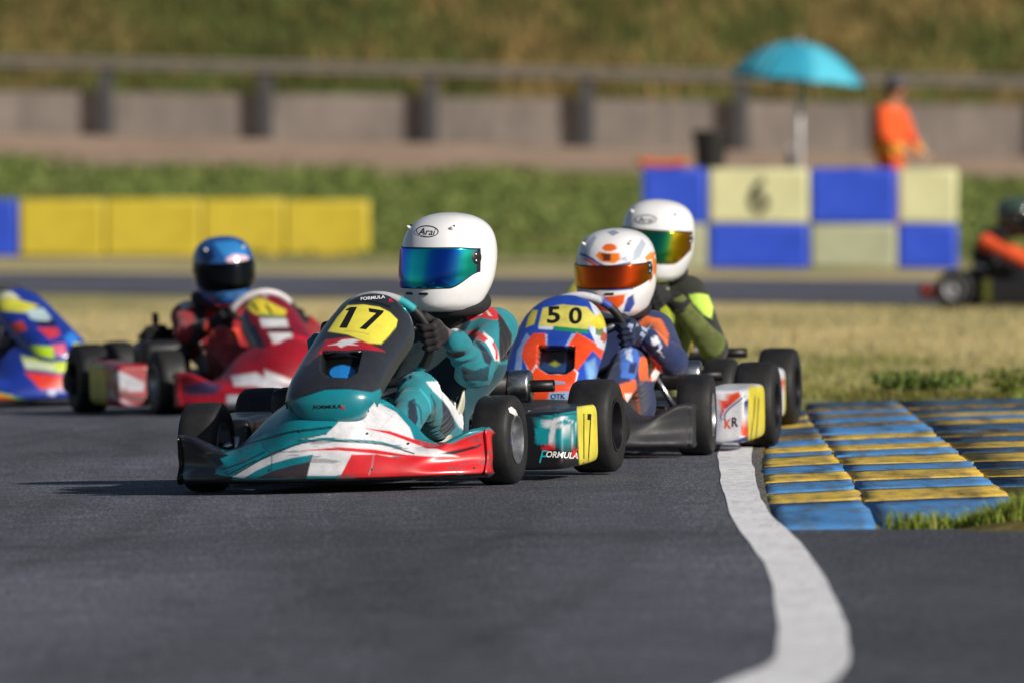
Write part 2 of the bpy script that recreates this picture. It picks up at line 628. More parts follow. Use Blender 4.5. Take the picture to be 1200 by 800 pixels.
# ---------------------------------------------------------------- the lie of the land
def smooth01(t):
    t = np.clip(t, 0, 1); return t * t * (3 - 2 * t)

def ywall(X): return 186 - .22 * np.clip(X, -60, 60)
def zwall(X): return 1.65 - .025 * np.clip(X, -40, 25)
def yfoot(X): return 130 - .95 * np.clip(X, -60, 60)

def g(X, Y):
    """height of the ground at X, Y: banked track, flat field, embankment, hill"""
    X = np.asarray(X, float); Y = np.asarray(Y, float)
    bank = np.where(X < 0, .03, .01) * np.clip(X, -8, 8) * (1 - smooth01((Y - 48) / 20)) * smooth01((Y + 10) / 15)
    t = (Y - yfoot(X)) / (ywall(X) - 4 - yfoot(X))
    emb = zwall(X) * np.clip(t, 0, 1) ** .85
    up = np.clip(Y - ywall(X) - .6, 0, 90)
    hill = np.where(up > 0, .35 * smooth01(up / 2) + .36 * up, 0) * (1 - .35 * smooth01((up - 40) / 50))
    return bank + emb + hill

def sheet(name, xs, ys, mat, colf=None, off=0.0, kind='structure', rough=0.0):
    XX, YY = np.meshgrid(xs, ys, indexing='ij')
    Z = g(XX, YY) + off
    P = np.stack([XX, YY, Z], -1)
    o = mk(name, grid(P), mat, col=colf)
    return tag(o, kind=kind)

STRAW, GREEN, EARTH, DRY = hexc('#d6c596'), hexc('#6d7b40'), hexc('#b39a86'), hexc('#94834f')
def ground_col(V):
    X, Y, Z = V.T
    n1 = fbm(V * [1, .35, 0], .35, 3); n2 = fbm(V * [1, .5, 0], 1.3, 9)
    c = STRAW * (.72 + .42 * n2)[:, None]
    gm = sstep(.5, .66, n1) * .55 * sstep(40, 47, Y)
    gm = np.maximum(gm, (1 - sstep(39, 45, Y)) * .8 * sstep(22, 24, Y))
    c = c * (1 - gm[:, None]) + GREEN * .9 * gm[:, None]
    t = (Y - yfoot(X)) / (ywall(X) - yfoot(X))
    e = sstep(-.10, .05, t)
    cg = GREEN * (.55 + .9 * n2)[:, None]
    br = sstep(.45, .6, fbm(V * [1, .6, 0], .55, 21))[:, None] * .5
    cg = cg * (1 - br) + DRY * br
    c = c * (1 - e[:, None]) + cg * e[:, None]
    e2 = (sstep(.57, .69, t + .30 * (n1 - .5)) * (1 - sstep(1.0, 1.02, t)))[:, None]
    c = c * (1 - e2) + EARTH * (.8 + .4 * n2)[:, None] * e2
    h = sstep(1.0, 1.02, t)[:, None]
    n3 = fbm(V * [1, .5, 1], .5, 31); n4 = fbm(V * [1, .5, 1], 1.6, 41)
    hc = GREEN * (.2 + 1.05 * n4)[:, None]
    m3 = sstep(.42, .62, n3)[:, None]
    hc = hc * (1 - .75 * m3) + hexc('#94794f') * (.45 + 1.0 * n4)[:, None] * .75 * m3
    c = c * (1 - h) + hc * h
    return np.clip(c, 0, 1)

ys = np.concatenate([[-200, -120, -60, -20, -5], np.arange(0, 60, 1.0), np.arange(60, 110, 1.0), np.arange(110, 245, .7), np.linspace(246, 300, 20), [350, 500, 900, 2500]])
xs = np.concatenate([[-900, -300, -120, -60, -35, -22], np.arange(-15, 15.01, .4), [22, 35, 60, 120, 300, 900]])
M_EARTH = earth('grassy_earth', (.8, 3.5, 14), .72, 1.15)
sheet('ground', xs, ys, M_EARTH, ground_col)

# kerb lines and white line, read off the photo and laid on the banked ground: (Y, X)
KA = np.array([(24.75, .64), (25.6, .649), (28.5, .70), (31.8, .776), (35, .90), (38.3, 1.05), (39.0, 1.07)])
KB = np.array([(24.75, .885), (28.7, .948), (34, 1.02), (37.2, 1.07), (39.0, 1.12)])
KC = np.array([(24.75, 1.27), (28.3, 1.31), (31.8, 1.36), (35.9, 1.41), (39.0, 1.45)])
KD = np.array([(24.75, 2.6), (39.0, 2.3)])
def eased(A):
    """the road levels out right of the line, so these readings lie a little farther off"""
    A = A.copy(); k = 1 / (1 - .0238 * A[:, 1:2])
    return A * k
KA, KB, KC, KD = eased(KA), eased(KB), eased(KC), eased(KD)
ka = lambda y: interp_s(y, KA[:, 0], KA[:, 1]); kb = lambda y: interp_s(y, KB[:, 0], KB[:, 1])
kc = lambda y: interp_s(y, KC[:, 0], KC[:, 1]); kd = lambda y: np.interp(y, KD[:, 0], KD[:, 1])

def right_edge(y):
    y = np.asarray(y, float)
    far = np.interp(y, [39.7, 41, 43, 46.5], [1.09, 1.05, .6, -4.0])
    return np.where(y < 25.10, 40.0, np.where(y < 39.7, ka(y) + .004, far))

yr = np.concatenate([[-150, -60, -20, 0, 8], np.arange(12, 25.0, .6), [25.09, 25.11], np.arange(25.3, 46.6, .3)])
rows = []
for y in yr:
    xr = float(right_edge(y))
    u = np.concatenate([[-60, -20, -8], np.linspace(-5, min(xr, 3), 200)[:-1], [xr]]) if xr < 5 else np.concatenate([[-60, -20, -8], np.linspace(-5, 3, 200)[:-1], [40]])
    rows.append(np.stack([u, np.full(len(u), y), g(u, y) + .004], 1))
def track_col(V):
    X, Y, Z = V.T
    c = np.full(len(V), 1.0)
    lx = np.interp(Y, [17, 20.8, 24, 28, 32, 38], [.45, .57, .61, .62, .69, 1.0])
    d = X - lx
    c = c * (1 - .28 * sstep(.02, .12, d) * (1 - sstep(24.9, 25.3, Y)))              # older, darker apron right of the line
    c = c * (1 - .30 * np.exp(-((d + .75) / .38) ** 2) * sstep(16, 22, Y))           # rubbered-in racing line
    c = c * (1 - .16 * np.exp(-((d + 2.3) / .3) ** 2))
    for off, w, s, lo, hi in SKIDS:
        e = d + off + s * (Y - 28) ** 2 * .004
        c = c * (1 - .20 * np.exp(-(e / w) ** 2) * sstep(lo, lo + 3, Y) * (1 - sstep(hi - 4, hi, Y)) * (.5 + .9 * vnoise(np.stack([Y * 1.3, off + 0 * Y, 0 * Y], 1))))
    pt = fbm(V * [1.1, .45, 0], 1.0, 61)
    c = c * (1 - .15 * sstep(.5, .56, pt)) * (1 + .12 * sstep(.55, .62, fbm(V * [.6, .3, 0], 1.0, 71)))
    dust = np.exp(-np.abs(X - right_edge(Y)) / .05) * (Y > 25.1) * (Y < 39)
    return np.stack([c * (1 + .5 * dust), c * (1 + .3 * dust), c * (1 - .1 * dust)], 1)
SKIDS = [(.25, .05, 1, 16, 34), (1.05, .06, -1.5, 14, 40), (1.22, .05, -1.5, 14, 39), (1.9, .06, 1.2, 13, 44), (2.9, .07, -1, 18, 44), (3.1, .05, -1, 18, 42), (.55, .05, 2.5, 18, 30), (1.55, .05, 3, 20, 44)]
tag(mk('track', grid(np.array(rows)), M_ASPH, col=track_col), kind='structure')

wl = np.array([(16.0, .24, .40), (17.2, .36, .545), (17.75, .44, .585), (18.8, .486, .617), (20.8, .532, .652), (21.8, .549, .663), (23.2, .556, .668), (24.5, .552, .664), (25.6, .553, .654), (27.3, .570, .664), (29.5, .600, .700), (32, .645, .749), (35, .75, .86), (38.5, .93, 1.03), (41, .86, .95), (43, .42, .5)])
yy = np.linspace(16.0, 43, 150)
wa, wb = eased(wl[:, [0, 1]]), eased(wl[:, [0, 2]])
l = interp_s(yy, wa[:, 0], wa[:, 1]); r_ = interp_s(yy, wb[:, 0], wb[:, 1])
l = l + .007 * (vnoise(np.stack([yy * 1.4, yy * 0, yy * 0], 1)) - .5); r_ = r_ + .007 * (vnoise(np.stack([yy * 1.7, yy * 0 + 5, yy * 0], 1)) - .5)
P = np.stack([np.stack([l + (r_ - l) * t, yy, g(l + (r_ - l) * t, yy) + .0058], 1) for t in np.linspace(0, 1, 5)], 1)
tag(mk('white_line', grid(P), m_worn('road_paint_white', '#f4f4f8', '#86868c', .41, 34, .08, streak=False, lo=.93, gl=.74)), kind='structure')

# the kerb: rows of cast slabs, each a little proud of or below its neighbour
M_KB = m_worn('kerb_paint_blue', '#4a92d6', '#5f6d7c', .43, 6, .10, stretch=(2.2, .5, 1))
M_KB2 = m_worn('kerb_paint_dark_blue', '#38709f', '#34383f', .50, 6, .10, stretch=(2, .6, 1))
M_KY = m_worn('kerb_paint_yellow', '#e4be46', '#857a5c', .435, 7, .10, stretch=(2.2, .5, 1))
M_KY2 = m_worn('kerb_paint_rubbered_yellow', '#bc9a3c', '#3a3833', .52, 5, .10, stretch=(2, .6, 1))
kerb = tag(empty('kerb'), kind='structure')
edges_y = [y * 1.02 for y in (24.72, 26.7, 27.7, 28.6, 29.4, 30.15, 31.2, 31.8, 32.5, 33.3, 33.9, 35.0, 35.55, 36.2, 36.8, 37.5, 38.0, 38.9)]
def slab(x0f, x1f, y0, y1, h0, h1, tilt, mat, nx=8, ny=6, seed=0):
    """one slab: top crowned and tilted across, with rounded edges and chipped relief"""
    us = np.concatenate([[0, 0.0], np.linspace(0, 1, nx), [1, 1]]); vs = np.concatenate([[0, 0], np.linspace(0, 1, ny), [1, 1]])
    P = np.zeros((len(us), len(vs), 3))
    for i, u in enumerate(us):
        for j, v in enumerate(vs):
            y = y0 + (y1 - y0) * v
            x = x0f(y) + (x1f(y) - x0f(y)) * u + .016 * (vnoise(np.array([[y * 7, round(u) * 3.3 + x0f(25.0) * 9, 1.0]]))[0] - .5)
            z = h0 + (h1 - h0) * u + tilt * (v - .5)
            z += .003 * (vnoise(np.array([[x * 9, y * 5, seed]]))[0] - .5) 
            if y0 < 26: z *= float(sstep(0, .55, v))
            if i in (0, len(us) - 1) or j in (0, len(vs) - 1): z = -.03
            elif i in (1, len(us) - 2) or j in (1, len(vs) - 2): z -= .003
            P[i, j] = (x, y, float(g(x, y)) + z)
    return grid(P)
for k in range(len(edges_y) - 1):
    y0, y1 = edges_y[k] + .004, edges_y[k + 1] - .004
    blue = k % 2 == 0
    old = k >= 9
    for ci, (f0, f1, h0, h1) in enumerate(((ka, kb, .003, .013), (kb, kc, .009, .018), (kc, kd, .014, .03))):
        gap = random.uniform(.003, .009)
        a0 = lambda y, f0=f0, q=gap: f0(y) + q
        a1 = lambda y, f1=f1, q=gap: f1(y) - q
        if ci < 2 or k < 30:
            if ci == 0 and y0 > 37.6: continue
            j = random.uniform(-.002, .002)
            dark = old and random.random() < .75 or (ci == 2 and blue and random.random() < .5)
            mat = (M_KB2 if dark else M_KB) if blue else (M_KY2 if dark else M_KY)
            dy = (.0, random.uniform(-.08, .08), random.uniform(-.1, .1))[ci] if 0 < k < len(edges_y) - 2 else 0
            mk('kerb_slab', slab(a0, a1, y0, y1, h0 + j, h1 + j, random.uniform(-.004, .002), mat, seed=k * 3 + ci), mat, kerb)

# road that crosses behind the field
bx = np.linspace(-60, 60, 61)
near = np.interp(bx, [-6.9, 3.6], [83.3, 71.0], left=None); near = 79.08 - 1.17 * bx; far = 99.5 - 1.1 * bx
P = np.stack([np.stack([bx, near + (far - near) * t, g(bx, near + (far - near) * t) + .01], 1) for t in np.linspace(0, 1, 12)], 1)
tag(mk('back_road', grid(P), M_ASPH, col=(.95, .95, 1.0)), kind='structure')

# ---------------------------------------------------------------- growth
def blades(n, pos, hgt, wid, cols, lean=.35, zf=None):
    """n separate grass blades: bent strips of three triangles"""
    X, Y = pos
    Z = g(X, Y) + (zf(X, Y) if zf else 0)
    a = RNG.uniform(0, 2 * np.pi, n); h = hgt; w = wid
    d = np.stack([np.cos(a), np.sin(a), 0 * a], 1); q = np.stack([-np.sin(a), np.cos(a), 0 * a], 1)
    b = np.stack([X, Y, Z - .01], 1)
    ln = RNG.uniform(0, lean, n)[:, None]
    mid = b + np.stack([0 * h, 0 * h, h * .55], 1) + q * (h[:, None] * ln * .3)
    top = b + np.stack([0 * h, 0 * h, h], 1) + q * (h[:, None] * ln)
    V = np.stack([b - d * w[:, None] / 2, b + d * w[:, None] / 2, mid - d * w[:, None] * .4, mid + d * w[:, None] * .4, top], 1).reshape(-1, 3)
    i = np.arange(n)[:, None] * 5
    Fs = [i + np.array([[0, 1, 3, 2]]), i + np.array([[2, 3, 4]])]
    return V, Fs, np.repeat(cols, 5, 0)

def leaves(C, size, cols, flat=.3):
    n = len(C)
    A = RNG.normal(size=(n, 3)); A /= np.linalg.norm(A, axis=1, keepdims=True)
    B = np.cross(A, RNG.normal(size=(n, 3))); B /= np.linalg.norm(B, axis=1, keepdims=True)
    s = size[:, None]
    V = np.stack([C - A * s, C + B * s * .4, C + A * s, C - B * s * .4], 1).reshape(-1, 3)
    return V, [np.arange(n * 4).reshape(n, 4)], np.repeat(cols, 4, 0)

def stuff(name, parts, mat=M_LEAF):
    V, Fs = join(*[(p[0], p[1]) for p in parts])
    c = np.concatenate([p[2] for p in parts])
    return tag(mk(name, (V, Fs), mat, col=lambda v: c, smooth=False), kind='stuff')

def mixc(n, *hs):
    hs = np.array([hexc(h) for h in hs])
    w = RNG.dirichlet(np.ones(len(hs)) * .7, n)
    return w @ hs * RNG.uniform(.75, 1.2, n)[:, None]

n = 55000
Yp = 41 + 33 * RNG.random(n) ** 1.5; Xp = RNG.uniform(-1.1, 1.1, n) * Yp * .056
re = np.interp(Yp, [39, 40.5, 43, 46.5], [1.07, 1.05, .6, -4.0])
ok = ((Xp > re + .02) | (Yp > 46.6)) & (Yp < 78.6 - 1.17 * Xp)
Xp, Yp = Xp[ok], Yp[ok]; n = len(Xp)
gr = fbm(np.stack([Xp, Yp * .35, 0 * Xp], 1), .9, 5)
cs = mixc(n, '#dccb9a', '#cfbd88', '#bbaa72'); gm = np.clip(sstep(.55, .66, gr) * .55 + .6 * sstep(-.5, 1.2, Xp) * sstep(60, 44, Yp), 0, .85)[:, None]
cs = cs * (1 - gm) + mixc(n, '#66742f', '#808446') * gm
stuff('field_grass', [blades(n, (Xp, Yp), RNG.uniform(.02, .055, n) * (.6 + .8 * gr), RNG.uniform(.005, .010, n), cs, .9)])

# green verge around and behind the kerb
def mound(X, Y): return .040 * sstep(1.0, 1.3, X) * np.sin(np.pi * np.clip((Y - 24.82) / .5, 0, 1)) * (.2 + vnoise(np.stack([X * 7, Y * 7, 0 * X], -1))) - .004
def verge(n, x0, x1, y0, y1, h0, h1, cols, mask=None, zf=None):
    X = RNG.uniform(x0, x1, n); Y = RNG.uniform(y0, y1, n)
    q = fbm(np.stack([X, Y, 0 * X], 1), 5, 12)
    k = q > .42
    if mask is not None: k &= mask(X, Y)
    X, Y, q = X[k], Y[k], q[k]
    return blades(len(X), (X, Y), RNG.uniform(h0, h1, len(X)) * (.4 + 1.2 * q), RNG.uniform(.004, .008, len(X)), mixc(len(X), *cols), .8, zf)
GR = ('#5f7a26', '#7d8f3a', '#46601f', '#a09a55')
stuff('verge_grass', [
    verge(5000, .60, 1.0, 25.3, 34, .004, .018, ('#4a4632', '#6a6a3a', '#3a3a30', '#7a6a4a'), lambda X, Y: (np.abs(X - right_edge(Y) + .012) < .02)),
    verge(6000, 1.05, 2.5, 39.9, 42.5, .015, .045, GR + ('#b8a86c', '#a89a60', '#8f9a50'), lambda X, Y: vnoise(np.stack([X * 3.1, Y * .9, 0 * X], 1)) > .42),
    verge(6000, 1.95, 2.8, 39.4, 41.8, .02, .07, ('#7f9a3c', '#8f9a4a', '#5f7a2c', '#a8a060')),
    verge(2000, 1.25, 1.95, 40, 41.2, .015, .05, ('#6f6a3a', '#7d5f42', '#5f7a26')),
    verge(32000, .92, 2.5, 24.55, 25.4, .02, .07, ('#7f9a34', '#a0b04a', '#6f8a2c', '#b0ac62'), lambda X, Y: (Y > 25.10 - .17 * np.clip((X - .88) / .5, 0, 2)) & (Y < 25.08 + .13 * np.clip((X - .88) / .3, 0, 1) + .1 * vnoise(np.stack([X * 6, Y * 0, Y * 0], 1))), mound)])
# low mounds of soil under the near tufts
mx, my = np.meshgrid(np.linspace(.9, 2.6, 90), np.linspace(24.82, 25.32, 16), indexing='ij')
mz = g(mx, my) + mound(mx, my)
tag(mk('verge_soil', grid(np.stack([mx, my, mz], -1)), M_EARTH, col=hexc('#6b6238')), kind='structure')

def weed(name, x, y, n, rad, hgt, cols, label, group=None):
    """one weed: stems that fan out from a foot, leaves along them"""
    t = RNG.random(n) ** .7; a = RNG.uniform(0, 2 * np.pi, n); rr = rad * t * RNG.random(n) ** .5
    C = np.stack([x + rr * np.cos(a), y + rr * np.sin(a), float(g(x, y)) + hgt * t * RNG.uniform(.4, 1, n)], 1)
    V, Fs, c = leaves(C, RNG.uniform(.012, .03, n) * rad / .25, mixc(n, *cols))
    stems = []
    for k in range(9):
        b = RNG.uniform(0, 2 * np.pi)
        p = np.array([x, y, float(g(x, y)) - .02]); q = p + [rad * .7 * math.cos(b), rad * .7 * math.sin(b), hgt * RNG.uniform(.6, 1.0)]
        stems.append(tube([p, (p + q) / 2 + [0, 0, hgt * .12], q], [.006 * rad / .25, .004 * rad / .25, .002 * rad / .25], 5))
    root = mk(name, join(*stems), plain('weed_stem', '#5b6a2c', .8))
    tag(root, label, 'weed', group)
    o = mk('foliage', (V, Fs), M_LEAF, root, col=lambda v: c, smooth=False)
    o['kind'] = 'stuff'
    return root
weed('weed', 1.66, 41.4, 1300, .24, .10, ('#5a7034', '#7f8c4a', '#4f6030'), 'tuft of dark green weeds just beyond the far end of the kerb')
weed('weed', 2.28, 40.2, 1500, .24, .15, ('#5f7a26', '#7d8f3a', '#4c5f22'), 'bright green weed clump at the right edge behind the kerb')
weed('weed', 2.02, 40.9, 800, .16, .12, ('#6a7a36', '#8b8a4c', '#5a6a26'), 'small pale weed between the dark tuft and the bright clump')

# weeds on the embankment and rough grass on the hill: uncountable, one object each
n = 26000
u = RNG.random(n); Xp = RNG.uniform(-12, 12, n); Yp = yfoot(Xp) - 2 + u * (ywall(Xp) - yfoot(Xp)) * .63
q = fbm(np.stack([Xp, Yp * .5, 0 * Xp], 1), .8, 14); k = q + .1 * RNG.random(n) > .47 + .1 * sstep(.75, 1, u)
Xp, Yp, q = Xp[k], Yp[k], q[k]; n = len(Xp)
C = np.stack([Xp, Yp, g(Xp, Yp) + RNG.random(n) * (.05 + .3 * np.clip(q - .45, 0, 1) * 1.4)], 1)
stuff('embankment_weeds', [leaves(C, RNG.uniform(.05, .13, n), mixc(n, '#6a7c40', '#788a46', '#96985e', '#5a6c3a'))])
n = 60000
Xp = RNG.uniform(-14, 14, n); Yp = ywall(Xp) + .5 + RNG.random(n) * 32
q = fbm(np.stack([Xp, Yp * .5, 0 * Xp], 1), .5, 31)
cs = mixc(n, '#5c6232', '#7a7044', '#4f562c'); q2 = fbm(np.stack([Xp, Yp * .5, 0 * Xp], 1), 1.6, 41); m_ = sstep(.42, .6, .5 * q + .5 * q2)[:, None]
cs = cs * (.45 + 1.1 * q2)[:, None]
cs = cs * (1 - m_) + mixc(n, '#a88f60', '#94784c', '#847a48') * m_
stuff('hill_grass', [blades(n, (Xp, Yp), RNG.uniform(.08, .35, n), RNG.uniform(.03, .07, n), cs, .7)])

# ---------------------------------------------------------------- concrete wall with posts and rail on the embankment
def m_concrete():
    m, nt, b = nodes('old_concrete')
    a = ramp(nt, noise(nt, .7, 5, .6), [(.3, '#857c76'), (.7, '#a2978f')])
    c = mul(nt, a, ramp(nt, noise(nt, 3.0, 6, .7, stretch=(1, 1, .25)), [(.35, .72), (.65, 1.05)]))
    nt.links.new(c, b.inputs['Base Color']); b.inputs['Roughness'].default_value = .9
    bump(nt, b, noise(nt, 25, 5), .4, .01)
    return m
M_CONC = m_concrete()
M_POST = plain('dark_post_steel', '#4b4a4d', .7, .3, scale=5)
M_RAIL = plain('galvanised_rail', '#8f887f', .6, .1, scale=3)
def wall_at(px):
    X = 0.0
    for _ in range(20): X = (px - 600) / F * float(ywall(X))
    return X, float(ywall(X))
def zpx(py, Y): return HC + (YH - py) * Y / F
wall = tag(empty('concrete_wall'), 'long grey concrete panel wall with dark posts and a guard rail on the embankment', 'wall')
posts = [-435, -248, -61, 125, 312, 505, 688, 868, 1050, 1232, 1414, 1600]
pp = [wall_at(p) for p in posts]
ytop = lambda px: 107 + 17 * px / 1200
yrail = lambda px: 72 + 25 * max(px, -200) / 1200
for i in range(len(posts) - 1):
    (x0, y0), (x1, y1) = pp[i], pp[i + 1]
    za, zb = zpx(ytop(posts[i]), y0) + random.uniform(-.03, .03), zpx(ytop(posts[i + 1]), y1) + random.uniform(-.03, .03)
    ba, bb = float(zwall(x0)) - .25, float(zwall(x1)) - .25
    d = np.array([x1 - x0, y1 - y0]); d /= np.linalg.norm(d); nrm = np.array([-d[1], d[0]]) * .12
    a = np.array([x0, y0]) + d * .05; b = np.array([x1, y1]) - d * .05
    V = np.array([[*(a - nrm * 0), ba], [*(b - nrm * 0), bb], [*b, zb], [*a, za], [*(a + nrm), ba], [*(b + nrm), bb], [*(b + nrm), zb], [*(a + nrm), za]])
    mk('panel', (V, [np.array([[0, 1, 2, 3], [5, 4, 7, 6], [3, 2, 6, 7], [0, 3, 7, 4], [1, 5, 6, 2]])]), M_CONC, wall, smooth=False)
    zr0, zr1 = zpx(yrail(posts[i]), y0), zpx(yrail(posts[i + 1]), y1)
    # pressed W-section rail between two posts
    prof = [(-.02, -.10), (-.07, -.07), (-.07, -.04), (-.02, 0), (-.07, .04), (-.07, .07), (-.02, .10), (.0, .10), (.0, -.10)]
    rows = [[[p[0] + o * (-d[1]) * 1.0 - (-.2) * d[1] * 0, p[1] + o * d[0] - .20, z + h] for o, h in prof] for p, z in (((x0, y0), zr0), ((x1, y1), zr1))]
    mk('guard_rail', grid(np.array(rows), cv=True), M_RAIL, wall, smooth=False)
for (x, y), px in zip(pp, posts):
    zt = zpx(yrail(px) - 5, y)
    mk('post', box((x - .135, y - .2, float(zwall(x)) - .3), (x + .135, y - .03, zt), .02), M_POST, wall, smooth=False)

# ---------------------------------------------------------------- plastic barrier blocks
def barrier_block(p0, p1, z0, z1, depth, mat, label, group):
    p0 = np.array(p0, float); p1 = np.array(p1, float)
    L = np.linalg.norm(p1 - p0); d = (p1 - p0) / L; ang = math.atan2(d[1], d[0])
    bm = bmesh.new(); bmesh.ops.create_cube(bm, size=1)
    h = z1 - z0
    for v in bm.verts: v.co = Vector((v.co.x * (L - .004), (v.co.y + .5) * depth, (v.co.z + .5) * h))
    bmesh.ops.bevel(bm, geom=bm.edges[:], offset=.04, segments=3, affect='EDGES', profile=.5)
    bm.normal_update()
    fr = [f for f in bm.faces if abs(f.normal.y) > .99 and f.calc_area() > .1]
    bmesh.ops.inset_individual(bm, faces=fr, thickness=.03, depth=0)
    fr = [f for f in bm.faces if abs(f.normal.y) > .99 and f.calc_area() > .1]
    bmesh.ops.inset_individual(bm, faces=fr, thickness=.05, depth=-.006)
    m = from_bm(bm)
    c = (p0 + p1) / 2
    root = mk('barrier_block', m, mat, flat_angle=R(40))
    root.location = (c[0], c[1], z0); root.rotation_euler = (0, 0, ang)
    # filler cap and forklift slots
    mk('filler_cap', xf(lathe([(0, .001), (.0, .05), (.018, .05), (.02, .001)], 16, 'z'), T(0, depth / 2, h - .004)), M_BLACK, root)
    return tag(root, label, 'barrier', group)
M_CREAM = plain('cream_barrier_plastic', '#d3d1a4', .5, scale=2.5, var=.18)
M_BLUE = plain('blue_barrier_plastic', '#2a4fd0', .5, scale=2.5, var=.2)
M_YELLOW = plain('yellow_barrier_plastic', '#ccb636', .5, scale=1.6, var=.25)
M_PALE = plain('weathered_barrier_plastic', '#aeb295', .55, scale=2.0, var=.25)
def bpt(px):
    Y = 110.5 - (px - 828) * .0004
    return ((px - 600) * Y / F, Y)
cols = [(752, 828), (830, 948), (949, 1051), (1051.5, 1122)]
low = [M_PALE, M_BLUE, M_PALE, M_BLUE]; upm = [M_BLUE, M_CREAM, M_BLUE, M_CREAM]
lo_l = ['pale weathered barrier block at the lower left end, half hidden by the white helmet', 'blue barrier block underneath the cream one with the numeral', 'pale weathered barrier block under the blue one beside the marshal', 'blue barrier block at the lower right end beside the black kart']
up_l = ['blue barrier block on the top row under the black bin', 'cream barrier block on the top row with the black numeral 6', 'blue barrier block on the top row between two cream ones', 'cream barrier block at the right end of the top row']
for k, (a, b) in enumerate(cols):
    barrier_block(bpt(a), bpt(b), 0.0, .485, .55, low[k], lo_l[k], 'barrier blocks of the marshal post')
    o = barrier_block(bpt(a), bpt(b), .487, 1.085, .55, upm[k], up_l[k], 'barrier blocks of the marshal post')
    if k == 1:
        v, f = text2d('6', .02)
        v = np.stack([v[:, 0] * .40 * .95, 0 * v[:, 0] - .0005, v[:, 1] * .40 + .30], 1)
        mk('numeral', (v, f), M_DECK, o, smooth=False)
yb = [(-86, 20), (22, 122), (123, 236), (237, 332), (333, 432)]
def ypt(px):
    Y = 131.5 + (px - 22) * -.0004
    return ((px - 600) * Y / F, Y)
ylab = ['blue barrier block at the left end of the yellow row', 'yellow barrier block next to the blue one', 'second yellow barrier block from the blue one', 'yellow barrier block behind the blue helmet', 'yellow barrier block at the right end of the row']
for k, (a, b) in enumerate(yb):
    barrier_block(ypt(a), ypt(b), float(g(*ypt((a + b) / 2))), .73 + random.uniform(-.012, .012), .5, M_BLUE if k == 0 else M_YELLOW, ylab[k], 'barrier blocks by the embankment')

# bin, flag and stick on the barrier
p = bpt(833)
bn = mk('bin', xf(join(lathe([(0, .001), (0, .13), (.03, .14), (.30, .165), (.34, .175), (.36, .175), (.36, .155), (.05, .13), (.05, .001)], 28, 'z')), T(p[0], p[1] + .27, 1.087) @ SCL(1.1, 1.1, 1.12)), plain('bin_plastic', '#17171b', .5))
tag(bn, 'black round bin standing on the left of the barrier', 'bin')
mk('rim', xf(lathe([(.33, .178), (.345, .186), (.362, .182), (.365, .172)], 28, 'z'), T(p[0], p[1] + .27, 1.087) @ SCL(1.1, 1.1, 1.12)), M_BLACK, bn)
p0, p1 = bpt(748), bpt(806)
pts = [(p0[0] + (p1[0] - p0[0]) * t, p0[1] + (p1[1] - p0[1]) * t + .2, 1.135 + .012 * math.sin(t * 9)) for t in np.linspace(0, 1, 14)]
fl = mk('rolled_flag', tube(pts, [.03 + .016 * abs(math.sin(k * 1.3)) for k in range(14)], 12), plain('orange_flag_cloth', '#d9631f', .8, bmp=.3))
tag(fl, 'rolled orange flag lying on top of the left blue barrier', 'flag')
mk('stick', bar((p0[0] - .05, p0[1] + .2, 1.14), (p1[0] + .12, p1[1] + .2, 1.135), .011, 8), plain('flag_stick_wood', '#a98a5c', .7), fl)
p = bpt(1098)
st = mk('stick', bar((p[0] - .05, p[1] + .62, .3), (p[0] - .13, p[1] + .57, 1.42), .012, 8), plain('pale_stick', '#b9b0a0', .6))
tag(st, 'thin pale stick leaning behind the right cream barrier', 'stick')

# ---------------------------------------------------------------- parasol
UX, UY = (937 - 600) * 113 / F, 113.0
zt, zr, ur = zpx(50, UY), zpx(93, UY), .765
um = tag(empty('parasol', M=T(UX, UY, 0)), 'turquoise parasol on a pale pole behind the barrier', 'parasol')
M_CAN = plain('parasol_cloth', '#2a97b6', .8, scale=3, var=.12)
M_CAN2 = plain('parasol_cloth_pale', '#4ab2cc', .8, scale=3, var=.12)  # paler turquoise for every second panel
TILT = T(0, 0, zt) @ RY(R(5)) @ T(0, 0, -zt)
for k in range(8):
    a0, a1 = R(45 * k + 12), R(45 * k + 57)
    rows = []
    for t in np.linspace(0, 1, 10):
        z = zt - (zt - zr) * (t ** 2.2)
        r = ur * t + .001
        rows.append([[r * ((1 - s) * math.cos(a0) + s * math.cos(a1)), r * ((1 - s) * math.sin(a0) + s * math.sin(a1)), z + .05 * t * 4 * s * (1 - s) * (1 if t < .99 else .6) * .4] for s in np.linspace(0, 1, 7)])
    e = rows[-1]
    rows.append([[x * 1.0, y * 1.0, z - .035 - .012 * math.sin(j * 2.1)] for j, (x, y, z) in enumerate(e)])
    mk('canopy_panel', xf(grid(np.array(rows)), TILT), M_CAN if k % 2 else M_CAN2, um, solid=.004)
    mk('rib', xf(tube([[ur * t * math.cos(a0), ur * t * math.sin(a0), zt - (zt - zr) * t ** 2.2 - .012] for t in np.linspace(.02, 1, 8)], .006, 6), TILT), M_STEEL, um)
mk('pole', bar((0, 0, -.1), (0, 0, zt + .03), .028, 12), plain('parasol_pole', '#c9c9cc', .4, .2), um)
mk('finial', ball((0, 0, zt + .03), (.018, .018, .03)), M_CAN, um)
mk('base', lathe([(0, .001), (0, .26), (.05, .26), (.08, .08), (.12, .04), (.12, .001)], 24, 'z'), M_CONC, um)
p = bpt(927)
bt = mk('bottle', xf(lathe([(0, .001), (0, .036), (.15, .036), (.19, .016), (.22, .015), (.22, .001)], 16, 'z'), T(p[0], p[1] + .3, 1.087)), plain('dark_bottle', '#25334a', .3))
tag(bt, 'small dark bottle standing on the barrier beside the parasol pole', 'bottle')
